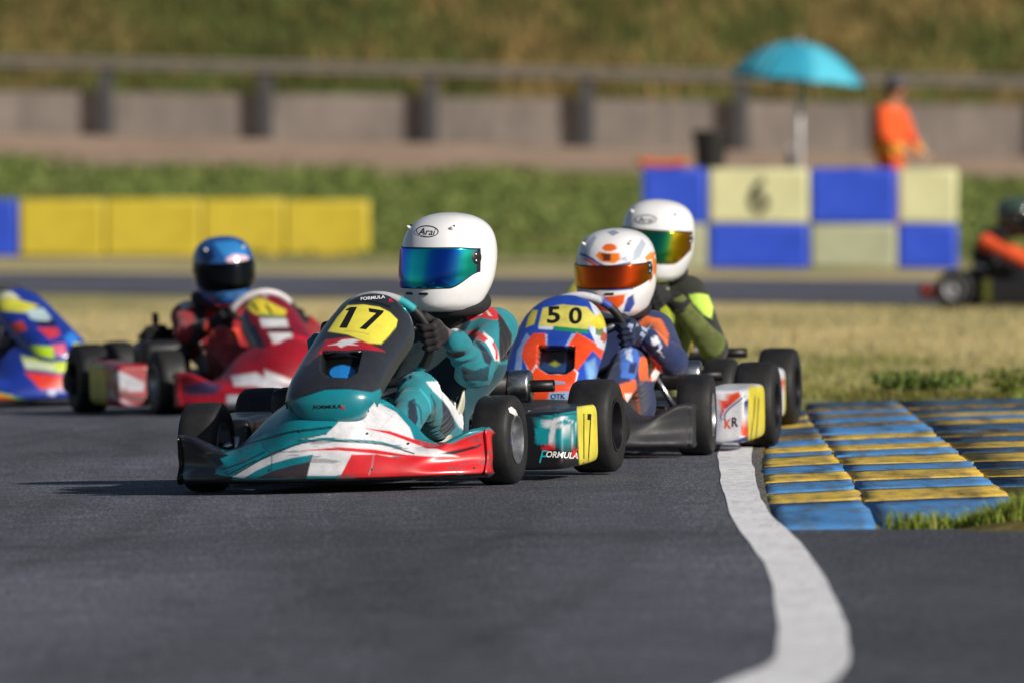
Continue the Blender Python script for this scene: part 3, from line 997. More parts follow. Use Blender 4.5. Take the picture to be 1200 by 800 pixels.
mk('cap', xf(lathe([(.215, .001), (.215, .018), (.24, .018), (.24, .001)], 12, 'z'), T(p[0], p[1] + .3, 1.087)), M_DWHITE, bt)

# ---------------------------------------------------------------- track marshal behind the barrier
MX, MY = (1045 - 600) * 113.5 / F, 113.5
plat = tag(empty('platform', M=T(MX, MY, 0)), 'low wooden platform under the marshal behind the barrier', 'platform')
M_WOOD = plain('platform_wood', '#8a7656', .8, scale=6)
for k in range(6): mk('plank', box((-.6, -.45 + k * .152, .375), (.6, -.45 + k * .152 + .14, .40), .004), M_WOOD, plat, smooth=False)
for x in (-.55, 0, .49): mk('beam', box((x, -.45, -.06), (x + .06, .44, .374)), M_WOOD, plat, smooth=False)
def hand_field(fd, c, along, palm, wrist, s=1.0, lab='hand', curl=1.0, R0=.024, thick=1.0, flip=1):
    """palm, four fingers of different length curled round the axis `along`, and a thumb from the palm's side"""
    c = np.array(c, float); a = np.array(along, float); a /= np.linalg.norm(a)
    p = np.array(palm, float); p -= a * (a @ p); p /= np.linalg.norm(p)
    n = np.cross(a, p) * flip; w = np.array(wrist, float)
    th = thick
    fd.cap(c + (p * (R0 + .006) + a * .022) * s, c + (p * (R0 + .006) - a * .026) * s, .017 * s, .016 * s, .010, lab)
    fd.cap(c + (p * (R0 + .008) + a * .018 + n * -.012) * s, c + (p * (R0 + .008) - a * .022 + n * -.012) * s, .016 * s, .015 * s, .012, lab)
    fd.cap(c + p * (R0 + .012) * s - n * .014 * s, w, .022 * s, .024 * s, .016, lab)
    for off, ext, r in ((.030, 200, .0100), (.0105, 218, .0104), (-.009, 208, .0101), (-.028, 185, .0088)):
        al = np.radians(np.array([5, 70, 135, ext]) * curl)
        rad = np.array([R0 + .006, R0 + .003, R0 + .0, R0 - .001])
        pts = [c + (a * off * (1.0 + .06 * j) + rad[j] * (math.cos(al[j]) * p + math.sin(al[j]) * n)) * s for j in range(4)]
        fd.chain(pts, [r * s * th, r * s * th * 1.03, r * s * th * .95, r * s * th * .82], .003, lab)
        fd.ell(pts[0], [r * s * th * 1.22] * 3, .004, lab)
    tp = [c + (p * (R0 + .004) * math.cos(q) + n * (R0 + .004) * math.sin(q) + a * o) * s for q, o in ((R(-25), .030), (R(-65), .046), (R(-110), .048), (R(-150), .040))]
    fd.chain(tp, [.0125 * s * th, .0115 * s * th, .0108 * s * th, .0088 * s * th], .004, lab)
fd = Field((-.36, -.36, .36), (.62, .36, 2.2), .011)
z0 = .40
for sx in (-1, 1):
    hip, kn, an = (-.02, .09 * sx, 1.22), (.02, .10 * sx, .85), (-.02, .11 * sx, .49)
    fd.cap(hip, kn, .088, .064, .03, 'trouser'); fd.cap(kn, an, .064, .05, .02, 'trouser')
    fd.cap((-.03, .11 * sx, .45), (.14, .12 * sx, .435), .045, .036, .02, 'boot')
fd.cap((-.03, -.07, 1.24), (-.03, .07, 1.24), .105, .105, .03, 'jacket')
fd.cap((-.04, -.05, 1.3), (-.01, -.07, 1.66), .140, .125, .04, 'jacket'); fd.cap((-.04, .05, 1.3), (-.01, .07, 1.66), .140, .125, .04, 'jacket')
fd.cap((-.01, -.15, 1.72), (-.01, .15, 1.72), .07, .07, .03, 'jacket')
fd.cap((0, 0, 1.74), (.03, 0, 1.86), .06, .052, .02, 'skin')
fd.ell((.045, 0, 1.985), (.098, .077, .125), .02, 'skin'); fd.cap((.08, 0, 1.93), (.10, 0, 1.90), .045, .03, .02, 'skin')
fd.cap((.135, 0, 1.985), (.155, 0, 1.955), .011, .014, .01, 'skin')
fd.cap((.125, -.02, 1.925), (.125, .02, 1.925), .010, .010, .01, 'lip')
for sx in (-1, 1):
    fd.ell((.03, .08 * sx, 1.975), (.022, .012, .034), .006, 'skin'); fd.ell((.124, .032 * sx, 1.995), (.012, .016, .009), .004, 'eye')
    s_, e_, w_ = np.array((-.01, .18 * sx, 1.72)), np.array((.06, .25 * sx, 1.45)), np.array((.22, .17 * sx, 1.27))
    fd.cap(s_, e_, .068, .060, .03, 'jacket'); fd.cap(e_, w_, .060, .042, .02, 'jacket')
    hand_field(fd, w_ + [.065, 0, -.05], (0, 1, .1), (-.5, .0, .85), w_, 1.1, 'skin')
def mcol(V):
    L = fd.labels(V)
    c = np.zeros((len(V), 3))
    for k, h in (('trouser', '#d9561a'), ('jacket', '#e2561b'), ('boot', '#222222'), ('skin', '#b98566'), ('lip', '#9a5a4c'), ('eye', '#2a2522')): c[L == k] = hexc(h)
    jk = L == 'jacket'
    c[jk & (np.abs(V[:, 2] - 1.30) < .06)] = hexc('#e8a23a')
    return c
ms = mk('person', fd.mesh(), M_SUIT, col=mcol, disp=lambda V, n: .012 * (fbm(V * [1, 1, 1.6], 9, 4) - .5) * (V[:, 2] < 1.75))
ms.location = (MX, MY, 0); ms.rotation_euler = (0, 0, R(-32)); ms.scale = (1.12, 1.12, 1)
tag(ms, 'standing person in an orange overall and grey cap leaning on the barrier', 'person')
cap_ = join(xf(lathe([(-.02, .102), (.03, .10), (.07, .085), (.10, .05), (.11, .001)], 28, 'z'), T(.04, 0, 2.03)), xf(grid(np.array([[[.04 + r * math.cos(a), r * .85 * math.sin(a), 2.02 - .02 * (r - .095) / .08] for a in np.linspace(-1.0, 1.0, 12)] for r in (.095, .13, .17)])), np.eye(4)))
mk('cap', cap_, plain('cap_cloth', '#56525a', .85), ms)
mk('hair', xf(lathe([(-.075, .07), (-.04, .098), (.0, .103)], 28, 'z'), T(.03, 0, 2.01)), plain('dark_hair', '#2a211c', .7), ms, solid=.01)

# ---------------------------------------------------------------- karts
class Place:
    """a kart's own axes: x to its left (picture right), y to its rear, z up; origin under the front axle"""
    def __init__(s, X, Y, deg, sink=0.0):
        s.M = T(X, Y, float(g(X, Y)) + .004 - sink) @ RY(-math.atan(0 if Y > 55 else .03 if X < 0 else .01)) @ RZ(R(deg))
        s.I = np.linalg.inv(s.M)
    def px(s, V):
        W = V @ s.M[:3, :3].T + s.M[:3, 3]
        return np.stack([600 + F * W[:, 0] / W[:, 1], YH + F * (HC - W[:, 2]) / W[:, 1]], 1)
    def ray(s, px, py):
        d = np.stack([(px - 600) / F, np.ones_like(px), (YH - py) / F], -1)
        return (s.I @ np.array([0, 0, HC, 1]))[:3], d @ s.I[:3, :3].T
    def L(s, px, py, y):
        o, d = s.ray(np.float64(px), np.float64(py))
        return o + d * ((y - o[1]) / d[1])

def stick_on(name, K, target, m2, cx, cy, h, mat, parent, wx=1.0, rot=0.0, shear=0.0, lift=.0012):
    """flat print laid on a body's surface where the photo shows it; target = (BVH)"""
    v, f = m2
    x = v[:, 0] * wx + v[:, 1] * shear; y = v[:, 1]
    c, s_ = math.cos(R(rot)), math.sin(R(rot))
    u = cx + h * (x * c + y * s_); w = cy + h * (x * s_ - y * c)
    o, d = K.ray(u, w)
    out = np.zeros((len(v), 3)); ok = np.zeros(len(v), bool)
    for i in range(len(v)):
        dv = Vector(d[i]).normalized()
        hit, n, _, _ = target.ray_cast(Vector(o) + dv * 20, dv)
        if hit is not None:
            if n.dot(dv) > 0: n = -n
            out[i] = np.array(hit + n * lift); ok[i] = True
    fs = [q[ok[q].all(1)] for q in f]
    fs = [q for q in fs if len(q)]
    if not fs: return None
    return mk(name, (out, fs), mat, parent, smooth=False)

def bvh(m):
    V, Fs = m
    return BVHTree.FromPolygons(V.tolist(), [list(map(int, q)) for f in Fs for q in f])

NOSE = [
    (0, [(-.18, .31), (-.30, .278), (-.378, .232), (-.425, .180), (-.452, .122), (-.465, .08), (-.468, .05), (-.455, .035), (-.40, .03)]),
    (.10, [(-.18, .275), (-.29, .255), (-.365, .218), (-.413, .172), (-.444, .118), (-.457, .08), (-.462, .05), (-.45, .035), (-.395, .03)]),
    (.18, [(-.18, .235), (-.25, .215), (-.32, .185), (-.378, .148), (-.418, .108), (-.438, .078), (-.444, .05), (-.432, .035), (-.38, .03)]),
    (.23, [(-.19, .195), (-.25, .18), (-.305, .16), (-.36, .132), (-.40, .1), (-.42, .075), (-.427, .05), (-.415, .035), (-.37, .03)]),
    (.285, [(-.19, .14), (-.24, .137), (-.29, .13), (-.34, .115), (-.375, .092), (-.395, .072), (-.405, .05), (-.393, .035), (-.35, .03)]),
    (.335, [(-.185, .122), (-.23, .125), (-.28, .126), (-.325, .118), (-.345, .098), (-.355, .074), (-.378, .05), (-.368, .035), (-.33, .03)]),
    (.39, [(-.18, .14), (-.225, .147), (-.265, .15), (-.31, .142), (-.312, .115), (-.312, .08), (-.34, .05), (-.33, .035), (-.29, .03)]),
    (.44, [(-.175, .155), (-.21, .165), (-.245, .168), (-.285, .160), (-.275, .125), (-.268, .085), (-.30, .05), (-.29, .035), (-.25, .03)]),
    (.468, [(-.17, .16), (-.20, .168), (-.225, .168), (-.255, .158), (-.245, .125), (-.24, .085), (-.264, .05), (-.254, .035), (-.22, .03)]),
    (.479, [(-.165, .155), (-.19, .161), (-.212, .160), (-.236, .150), (-.230, .12), (-.226, .085), (-.247, .052), (-.238, .037), (-.21, .033)]),
    (.481, [(-.16, .15), (-.175, .152), (-.19, .148), (-.205, .138), (-.203, .11), (-.20, .085), (-.208, .06), (-.20, .045), (-.18, .04)])]
def nose_mesh(nu, nv):
    xs = [x for x, _ in NOSE]; S = np.array([p for _, p in NOSE])
    X = np.array([-x for x in xs[:0:-1]] + xs)
    A = np.concatenate([S[:0:-1], S])
    # resample along the width with points crowded where the shape turns, then along each profile
    xq = np.concatenate([[-.481, -.480], np.linspace(-.478, .478, nu), [.480, .481]])
    B = np.zeros((len(xq), A.shape[1], 2))
    for j in range(A.shape[1]):
        for c in (0, 1): B[:, j, c] = interp_s(xq, X, A[:, j, c])
    C = np.stack([catmull(b, nv) for b in B])
    P = np.stack([np.broadcast_to(xq[:, None] * .95, C.shape[:2]), C[..., 0], C[..., 1]], -1)
    return orient(grid(P), (0, -1, .6))

PANEL = [(-.365, .165, .098), (-.412, .212, .120), (-.415, .280, .130), (-.35, .340, .135), (-.25, .393, .134), (-.15, .442, .133), (-.065, .485, .131), (.0, .520, .121), (.05, .543, .098), (.085, .552, .058), (.115, .545, .05), (.13, .53, .045)]
def panel_mesh(nu, nv, bulge=.085, twist=0.0, shift=0.0, sx=1.0, dz=0.0, dx=0.0):
    A = catmull(PANEL, nv)
    t = np.linspace(0, 1, nv)
    tan = np.gradient(A[:, :2], axis=0); tan /= np.linalg.norm(tan, axis=1, keepdims=True)
    N = np.stack([tan[:, 1], -tan[:, 0]], 1)
    k = np.ones(9) / 9
    for c in (0, 1): N[:, c] = np.convolve(np.pad(N[:, c], 4, mode='edge'), k, 'valid')
    th = np.linspace(-1.62, 1.62, nu)
    sn = np.sign(np.sin(th)) * np.abs(np.sin(th)) ** .82
    P = np.zeros((nv, nu, 3))
    for i in range(nv):
        y, z, w = A[i]
        b = bulge * min(1, w / .13)
        q = 1 - np.sign(np.cos(th)) * np.abs(np.cos(th)) ** .8
        x = w * sn * sx
        yy = y + N[i, 0] * b * q; zz = z + N[i, 1] * b * q
        s = sstep(.25, .75, t[i])
        a = R(twist) * s
        P[i, :, 0] = x * math.cos(a) + shift * s + dx; P[i, :, 1] = yy; P[i, :, 2] = zz - x * math.sin(a) + dz
    return orient(grid(P), (0, -1, .6))

def pod_mesh(side, n=44):
    S = [(.362, .10, .0), (.362, .10, .5), (.362, .10, .86), (.367, .105, .96), (.38, .11, 1.0), (.45, .115, 1.03), (.6, .12, 1.05), (.70, .12, 1.05), (.755, .118, 1.03), (.775, .11, .95), (.78, .10, .8), (.78, .10, 0)]
    S = np.array(S)
    a = np.linspace(0, 2 * np.pi, n * 2, endpoint=False)
    e = 2 / 7
    cx = np.sign(np.cos(a)) * np.abs(np.cos(a)) ** e; cz = np.sign(np.sin(a)) * np.abs(np.sin(a)) ** e
    ys, ss = [], []
    for (y0, _, s0), (y1, _, s1) in zip(S[:-1], S[1:]):
        m = max(2, int(max(abs(y1 - y0), abs(s1 - s0) * .08) / .006))
        for q in range(m): ys.append(y0 + (y1 - y0) * q / m); ss.append(s0 + (s1 - s0) * q / m)
    ys.append(S[-1][0]); ss.append(S[-1][2])
    ys = np.array(ys); ss = np.maximum(np.array(ss), 1e-4)
    x = .470 + .072 * ss[:, None] * cx; zc = .112 + .012 * (ys - .36) / .4
    z = zc[:, None] + .084 * ss[:, None] * cz
    x = x + (.012 * (ys - .40) / .4)[:, None] - (.14 * (z - .11)) * 0
    P = np.stack([side * x, np.broadcast_to(ys[:, None], x.shape) + .12 * (z - .11) * np.clip((.5 - ys) / .14, 0, 1)[:, None], z], -1)
    if side < 0: P = P[:, ::-1]
    return grid(P, cv=True)

def wheel_parts(r, w):
    h = w / 2
    ty = lathe([(-h * .90, r * .55), (-h * .99, r * .66), (-h, r * .82), (-h * .93, r * .93), (-h * .78, r * .983), (-h * .4, r * .998), (0, r), (h * .4, r * .998), (h * .78, r * .983), (h * .93, r * .93), (h, r * .82), (h * .99, r * .66), (h * .90, r * .55), (h * .8, r * .52), (-h * .8, r * .52), (-h * .90, r * .55)], 56)
    rr = r * .545
    rim = join(lathe([(h * .86, rr), (h * .96, rr * .99), (h * .97, rr * .94), (h * .8, rr * .88), (h * .45, rr * .84), (h * .25, rr * .8), (h * .18, rr * .6), (h * .2, rr * .42), (h * .55, rr * .38), (h * .6, rr * .30), (h * .6, .0005)], 40),
               lathe([(-h * .86, rr), (-h * .96, rr * .99), (-h * .97, rr * .94), (-h * .7, rr * .9), (0, rr * .84), (h * .16, rr * .8), (h * .12, rr * .3), (-h * .5, rr * .25), (-h * .5, .0005)], 40),
               *[xf(lathe([(h * .18, .0005), (h * .18, .006), (h * .32, .006), (h * .34, .0005)], 6), T(0, rr * .62 * math.cos(q), rr * .62 * math.sin(q))) for q in (0, 2.09, 4.19)])
    return ty, rim
WHEELS = {}
def wheel(parent, name, x, y, r, w, rimmat, steer=0.0):
    key = (r, w, rimmat.name)
    wh = empty(name, parent); wh.location = (x, y, r)
    wh.rotation_euler = (random.uniform(0, 3), 0, R(steer) + (math.pi if x < 0 else 0))
    wh.rotation_mode = 'XYZ'
    if key not in WHEELS:
        ty, rim = wheel_parts(r, w)
        WHEELS[key] = (mk('tyre', ty, M_TYRE, wh, flat_angle=R(50)), mk('rim', rim, rimmat, wh, flat_angle=R(40)))
    else:
        for o in WHEELS[key]: dup(o, wh)
    return wh

M_RIMB = plain('dark_magnesium_rim', '#242429', .35, .6)
M_RIMS = plain('silver_magnesium_rim', '#b4b6b9', .35, .9)
WC, WR, WT = np.array([.03, .27, .418]), .142, R(26)
E1, E2 = np.array([1.0, 0, 0]), np.array([0, -math.sin(WT), math.cos(WT)])
def on_wheel(deg, dr=0.0, dz=0.0): return WC + np.array([0, 0, dz]) + (WR + dr) * (math.cos(R(deg)) * E1 + math.sin(R(deg)) * E2)

def make_kart(K, label, st, group='racing karts on the circuit'):
    hi = st.get('hi', False)
    root = tag(empty('racing_kart', M=K.M), label, 'kart', group)
    mat = st.get('body_mat', M_BODY)
    nm = nose_mesh(*((330, 130) if hi else (150, 60)))
    no = mk('nose_fairing', nm, st.get('nose_mat', mat), root, col=lambda V: st['nose'](K.px(V), V), solid=.004)
    # ---- front panel with its air inlet pressed in
    pm = panel_mesh(*((150, 190) if hi or st.get('fine') else (90, 110)), twist=st.get('twist', 0), shift=st.get('shift', 0), sx=st.get('psx', 1), dz=st.get('pdz', 0), dx=st.get('pdx', 0))
    V0 = pm[0].copy(); p0 = K.px(V0)
    inl = st.get('inlet')
    if inl is not None:
        m = polymask(p0, inl, 1.5)
        V = V0.copy(); V[:, 1] += .045 * m; V[:, 2] -= .01 * m
        pm = (V, pm[1])
    po = mk('front_panel', pm, st.get('panel_mat', mat), root, col=lambda V: st['panel'](p0, V0), solid=.003)
    tp = bvh((V0, pm[1])); tn = bvh(nm)
    # ---- side pods
    tt = {'panel': (tp, po), 'nose': (tn, no)}
    for sd in (1, -1):
        q = pod_mesh(sd)
        o = mk('side_pod', q, M_BODY, root, col=lambda V, sd=sd: st['pod'](K.px(V), V, sd))
        tt['pod' if sd == st.get('podside', 1) else 'pod2'] = (bvh(q), o)
    for d in st.get('prints', []):
        nm_, tgt, txt, cx, cy, h, mt = d[:7]
        kw = d[7] if len(d) > 7 else {}
        m2 = text2d(txt, kw.pop('bold', 0.0)) if isinstance(txt, str) else poly2d(txt, .15 if h > 3 else 2.5)
        stick_on(nm_, K, tt[tgt][0], m2, cx, cy, h, mt, tt[tgt][1], **kw)
    for bx, by in st.get('bolts', []):
        stick_on('fastener', K, tn, poly2d([(math.cos(a) * 1.5, math.sin(a) * 1.3) for a in np.linspace(0, 2 * np.pi, 10, endpoint=False)], 2.5), bx, by, 1, M_STEEL, no, lift=.003)
    # ---- wheels
    rf = st.get('front_rim', M_RIMS); rb = st.get('rear_rim', M_RIMB); ste = st.get('steer', 0)
    for sx in (1, -1):
        wheel(root, 'front_wheel', .432 * sx, 0, .128, .112, rf, ste)
        wheel(root, 'rear_wheel', .505 * sx, .97, .138, .132, rb)
    # ---- chassis
    fm = st.get('frame_mat', M_BLACKM)
    rails = []
    for sx in (1, -1):
        rails.append(tube(catmull([(.16 * sx, -.33, .06), (.17 * sx, -.12, .055), (.30 * sx, .06, .055), (.31 * sx, .45, .055), (.27 * sx, .75, .06), (.26 * sx, 1.08, .07)], 40), .014, 10))
        rails.append(bar((.26 * sx, .97, .07), (.26 * sx, .97, .15), .02, 10))
        rails.append(tube(catmull([(.30 * sx, .42, .06), (.40 * sx, .43, .07), (.42 * sx, .58, .10), (.40 * sx, .72, .07), (.29 * sx, .72, .06)], 30), .009, 8))
        rails.append(tube(catmull([(.20 * sx, -.10, .06), (.33 * sx, -.02, .09), (.36 * sx, 0, .12)], 14), .013, 10))
    for y in (-.12, .28, .72): rails.append(bar((-.28 if y > 0 else -.2, y, .055), (.28 if y > 0 else .2, y, .055), .013, 10))
    rails.append(tube(catmull([(-.17, -.30, .06), (-.12, -.37, .06), (.12, -.37, .06), (.17, -.30, .06)], 24), .010, 8))
    mk('chassis_frame', join(*rails), fm, root)
    mk('floor_tray', box((-.24, -.30, .034), (.24, .40, .040), .002), M_ALU, root, smooth=False)
    for sx in (1, -1):
        mk('spindle', join(bar((.345 * sx, 0, .07), (.345 * sx, 0, .155), .013), bar((.345 * sx, 0, .128), (.42 * sx, 0, .128), .012), bar((.345 * sx, 0, .128), (.34 * sx, .09, .11), .009)), M_STEEL, root)
        mk('tie_rod', bar((.345 * sx, .03, .118), (.05 * sx, .06, .115), .0075, 8), M_STEEL, root)
        # pedals: a hooped plate on an arm
        mk('pedal', join(tube(catmull([(.11 * sx, -.16, .05), (.115 * sx, -.20, .12), (.115 * sx, -.23, .19)], 10), .008, 8), xf(box((-.035, -.006, -.03), (.035, .006, .03), .004), T(.115 * sx, -.235, .19) @ RX(R(25)))), M_ALU, root)
    mk('steering_column', join(bar((.0, -.02, .09), tuple(WC - np.array([0, .03, .05])), .010), tube([WC - np.array([0, .05, .06]), WC + np.array([0, .0, 0])], .03, 12)), M_STEEL, root)
    wz = st.get('wheel_dz', 0.0); Wc = WC + np.array([0, 0, wz])
    # ---- steering wheel: rim in coloured lengths, three spokes
    def wheel_col(V):
        d = V - Wc; a = np.degrees(np.arctan2(d @ E2, d @ E1))
        c = np.tile(hexc(st.get('wheel_base', '#1a1a1c')), (len(V), 1))
        for a0, a1, h in st.get('wheel_bands', []):
            c = over(c, ((a > a0) & (a < a1)).astype(float), h)
        return c
    sw = mk('steering_wheel', tube([on_wheel(a, dz=wz) for a in np.linspace(0, 360, 144, endpoint=False)], .0135, 14, closed=True), M_BLUNT, root, col=wheel_col)
    for a in (20, 160, 270): mk('spoke', tube([Wc, (Wc + on_wheel(a, dz=wz)) / 2 + np.array([0, -.008, -.006]), on_wheel(a, dz=wz)], [.013, .010, .009], 8), M_ALU, sw)
    # ---- seat: one bucket shell
    SP = catmull([(.33, .085, .12, .03), (.42, .058, .15, .07), (.54, .050, .168, .17), (.64, .065, .178, .24), (.72, .12, .182, .25), (.775, .21, .175, .20), (.81, .32, .16, .12), (.83, .40, .13, .05)], 40)
    tan = np.gradient(SP[:, :2], axis=0); tan /= np.linalg.norm(tan, axis=1, keepdims=True)
    th = np.linspace(-1.62, 1.62, 45)
    xo = st.get('seat_x', .03)
    P = np.array([[[xo + s[2] * np.sign(math.sin(a)) * abs(math.sin(a)) ** .75, s[0] - tn_[1] * s[3] * (1 - math.cos(a)) * .85, s[1] + tn_[0] * s[3] * (1 - math.cos(a))] for a in th] for s, tn_ in zip(SP, tan)])
    seat = mk('seat', grid(P), st.get('seat_mat', M_SEAT), root, solid=.006)
    for sx in (1, -1): mk('seat_stay', bar((.28 * sx, .80, .09), (xo + .17 * sx, .74, .24), .010), M_STEEL, root)
    # ---- fuel tank between the knees
    def tank():
        bm = bmesh.new(); bmesh.ops.create_cube(bm, size=1)
        for v in bm.verts:
            top = v.co.z > 0
            v.co = Vector((v.co.x * (.15 if top else .20), .08 + v.co.y * (.17 if top else .24), .17 + v.co.z * .22))
        bmesh.ops.bevel(bm, geom=bm.edges[:], offset=.03, segments=3, affect='EDGES')
        return from_bm(bm)
    ft = mk('fuel_tank', tank(), plain('tank_plastic', '#2a2a2e', .45), root)
    mk('filler_cap', xf(lathe([(0, .001), (0, .028), (.022, .028), (.024, .001)], 18, 'z'), T(.03, .06, .278)), M_BLACK, ft)
    # ---- drive: axle, disc, sprocket, engine on the right, silencer across the back
    mk('rear_axle', bar((-.50, .97, .138), (.50, .97, .138), .0125, 14), M_STEEL, root)
    mk('brake_disc', xf(lathe([(-.004, .03), (-.004, .085), (.004, .085), (.004, .03)], 36), T(.12, .97, .138)), M_STEEL, root)
    mk('sprocket', xf(lathe([(-.002, .03), (-.002, .085), (.002, .085), (.002, .03)], 48), T(-.19, .97, .138)), M_ALU, root)
    ex = st.get('engine_dx', 0.0); EX = T(ex, 0, 0)
    en = mk('engine', xf(join(box((-.36, .60, .08), (-.21, .80, .19), .015), xf(join(*[box((-.065, -.065, .02 * k), (.065, .065, .02 * k + .010), .004) for k in range(7)], lathe([(-.02, .045), (.15, .045)], 20, 'z')), T(-.285, .68, .19) @ RX(R(-14)))), EX), M_BLACKM, root, smooth=False)
    mk('spark_plug', xf(lathe([(0, .018), (.02, .012), (.05, .010), (.055, .014), (.09, .013), (.092, .001)], 14, 'z'), EX @ T(-.285, .72, .30)), M_BLACK, en)
    mk('airbox', xf(box((-.42, .40, .14), (-.22, .60, .285), .035), EX), M_BLACK, en)
    mk('carburettor', xf(lathe([(0, .03), (.05, .03), (.06, .022), (.10, .022)], 18, 'y'), EX @ T(-.30, .56, .18)), M_ALU, en)
    sy, sz = .86, st.get('muffler_z', .262)
    si = mk('silencer', xf(lathe([(-.10, .001), (-.10, .030), (-.06, .046), (.26, .047), (.26, .046)], 34), T(.03, sy, sz)), M_BLACKM, root)
    mk('end_cap', xf(lathe([(.245, .049), (.30, .049), (.306, .044), (.308, .02), (.308, .001)], 34), T(.03, sy, sz)), M_STEEL, si)
    mk('tail_pipe', xf(lathe([(.30, .018), (.375, .018), (.375, .013), (.31, .013)], 20), T(.03, sy, sz)), M_BLACKM, si)
    mk('header_pipe', tube(catmull([(-.285 + ex, .76, .27), (-.27 + ex, .83, .30), (-.17, sy, sz + .01), (-.06, sy, sz)], 24), .02, 12), M_STEEL, si)
    for x in (.155, .215):
        hel = [(x + .008 * math.cos(a), sy - .050 + .008 * math.sin(a), sz + .052 - .045 * a / 44) for a in np.linspace(0, 44, 130)]
        mk('spring', join(tube(hel, .0028, 5), tube(catmull([(x, sy - .03, sz + .046), (x, sy - .04, sz + .062), (x, sy - .05, sz + .052)], 8), .0032, 5)), M_BRASS, si)
    mk('rear_bumper', tube(catmull([(-.54, 1.17, .13), (-.45, 1.19, .12), (0, 1.20, .11), (.45, 1.19, .12), (.54, 1.17, .13)], 40), [.05] * 40, 14), st.get('bumper_mat', M_BLACK), root)
    return root, tt

# ---------------------------------------------------------------- helmets
HZ = [(-.146, .064, .098, .040), (-.138, .080, .130, .058), (-.115, .100, .152, .088), (-.06, .1205, .160, .129), (0, .125, .152, .150), (.05, .1235, .140, .150), (.088, .112, .121, .138), (.114, .092, .094, .112), (.131, .062, .060, .074), (.139, .026, .025, .030), (.1397, .001, .001, .001)]
HZ = [(z, w * 1.02, f, k) for z, w, f, k in HZ]
HT = catmull(HZ, 160)
def hsec(z): return [np.interp(z, HT[:, 0], HT[:, i]) for i in (1, 2, 3)]
def hpoint(az, w, f, k, e=2 / 2.2):
    sn, cs = np.sin(az), np.cos(az)
    return w * np.sign(sn) * np.abs(sn) ** e, -np.sign(cs) * np.where(cs > 0, f, k) * np.abs(cs) ** e
def helmet_shell(nu=140):
    az = np.linspace(0, 2 * np.pi, nu, endpoint=False)
    P = []
    for z, w, f, k in np.concatenate([[[-.115, .056, .088, .034], [-.138, .061, .093, .038]], HT]):
        x, y = hpoint(az, max(w, 1e-4), max(f, 1e-4), max(k, 1e-4))
        P.append(np.stack([x, y, np.full(nu, z)], 1))
    return grid(np.array(P), cv=True)
def visor_patch(off, az0, zlo, zhi, nu=90, nv=26, grow=0.0):
    P = []
    for a in np.linspace(-az0, az0, nu):
        lo, hi = zlo(abs(a)) - grow, zhi(abs(a)) + grow
        row = []
        for t in np.linspace(0, 1, nv):
            z = lo + (hi - lo) * t
            w, f, k = hsec(z)
            x, y = hpoint(np.array([a]), w + off, f + off, k + off)
            row.append([x[0], y[0], z])
        P.append(row)
    return grid(np.array(P))
def make_helmet(parent, K, C, yaw, pitch, roll, scale, paint, visor_mat, label=None, prints=(), logo=None, frame='#131316', vzlo=None, vzhi=None):
    Mh = T(*C) @ RZ(R(yaw)) @ RX(R(pitch)) @ RY(R(roll)) @ SCL(scale, scale, scale)
    sh = xf(helmet_shell(), Mh)
    he = mk('helmet', sh, M_HELM, parent, col=lambda V: paint(K.px(V), V) if paint else np.tile(hexc('#e6e6ea'), (len(V), 1)))
    if label: he['label'] = label
    zlo = vzlo or (lambda a: -.073 + .045 * float(sstep(.8, 1.5, a)))
    zhi = vzhi or (lambda a: .042 - .006 * float(sstep(.8, 1.5, a)))
    mk('visor_seal', xf(visor_patch(.0012, 1.50, zlo, zhi, grow=.0025), Mh), plain('seal_' + frame[1:], frame, .5), he)
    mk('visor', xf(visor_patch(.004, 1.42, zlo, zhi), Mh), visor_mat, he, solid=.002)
    for sx in (1, -1):
        w, f, k = hsec(.012)
        x, y = hpoint(np.array([1.36 * sx]), w, f, k)
        pv = xf(lathe([(-.008, .001), (-.008, .024), (.001, .024), (.004, .019), (.005, .001)], 26), Mh @ T(x[0], y[0], .012) @ RZ(R(-12 * sx) + (math.pi if sx < 0 else 0)))
        mk('visor_pivot', pv, M_BLACK, he)
        for zz in (.021, .003): mk('screw', xf(lathe([(.002, .001), (.002, .006), (.007, .005), (.0075, .0008)], 14), Mh @ T(x[0], y[0], zz) @ RZ(R(-12 * sx) + (math.pi if sx < 0 else 0))), M_STEEL, he)
    # chin slots, brow ducts, chin bar lip
    for a, ww in ((-.20, .020), (.20, .020)):
        w, f, k = hsec(zlo(0) - .017)
        x, y = hpoint(np.array([a]), w, f, k)
        n = np.array([math.sin(a), -math.cos(a)])
        mk('chin_vent', xf(box((-ww / 1.4, -.0030, -.0035), (ww / 1.4, .004, .0035), .002), Mh @ T(x[0], y[0], zlo(0) - .017) @ RZ(a)), M_BLACK, he)
    for a, z in ((-.75, .095), (.75, .095)):
        w, f, k = hsec(z)
        x, y = hpoint(np.array([a]), w, f, k)
        mk('brow_vent', xf(ball((0, 0, 0), (.008, .013, .006)), Mh @ T(x[0], y[0] + .004, z + .001) @ RZ(a) @ RX(R(-38))), M_DWHITE if paint is None or True else M_HELM, he)
        mk('duct_slot', xf(ball((0, 0, 0), (.003, .007, .004)), Mh @ T(x[0], y[0] + .014, z + .008) @ RZ(a) @ RX(R(-38))), M_BLACK, he)
    if prints:
        tb = bvh(sh)
        for d in prints:
            nm_, txt, cx, cy, h, mt = d[:6]; kw = dict(d[6]) if len(d) > 6 else {}
            m2 = text2d(txt, kw.pop('bold', 0.0)) if isinstance(txt, str) else (txt if isinstance(txt, tuple) else poly2d(txt, .12))
            stick_on(nm_, K, tb, m2, cx, cy, h, mt, he, **kw)
    return he

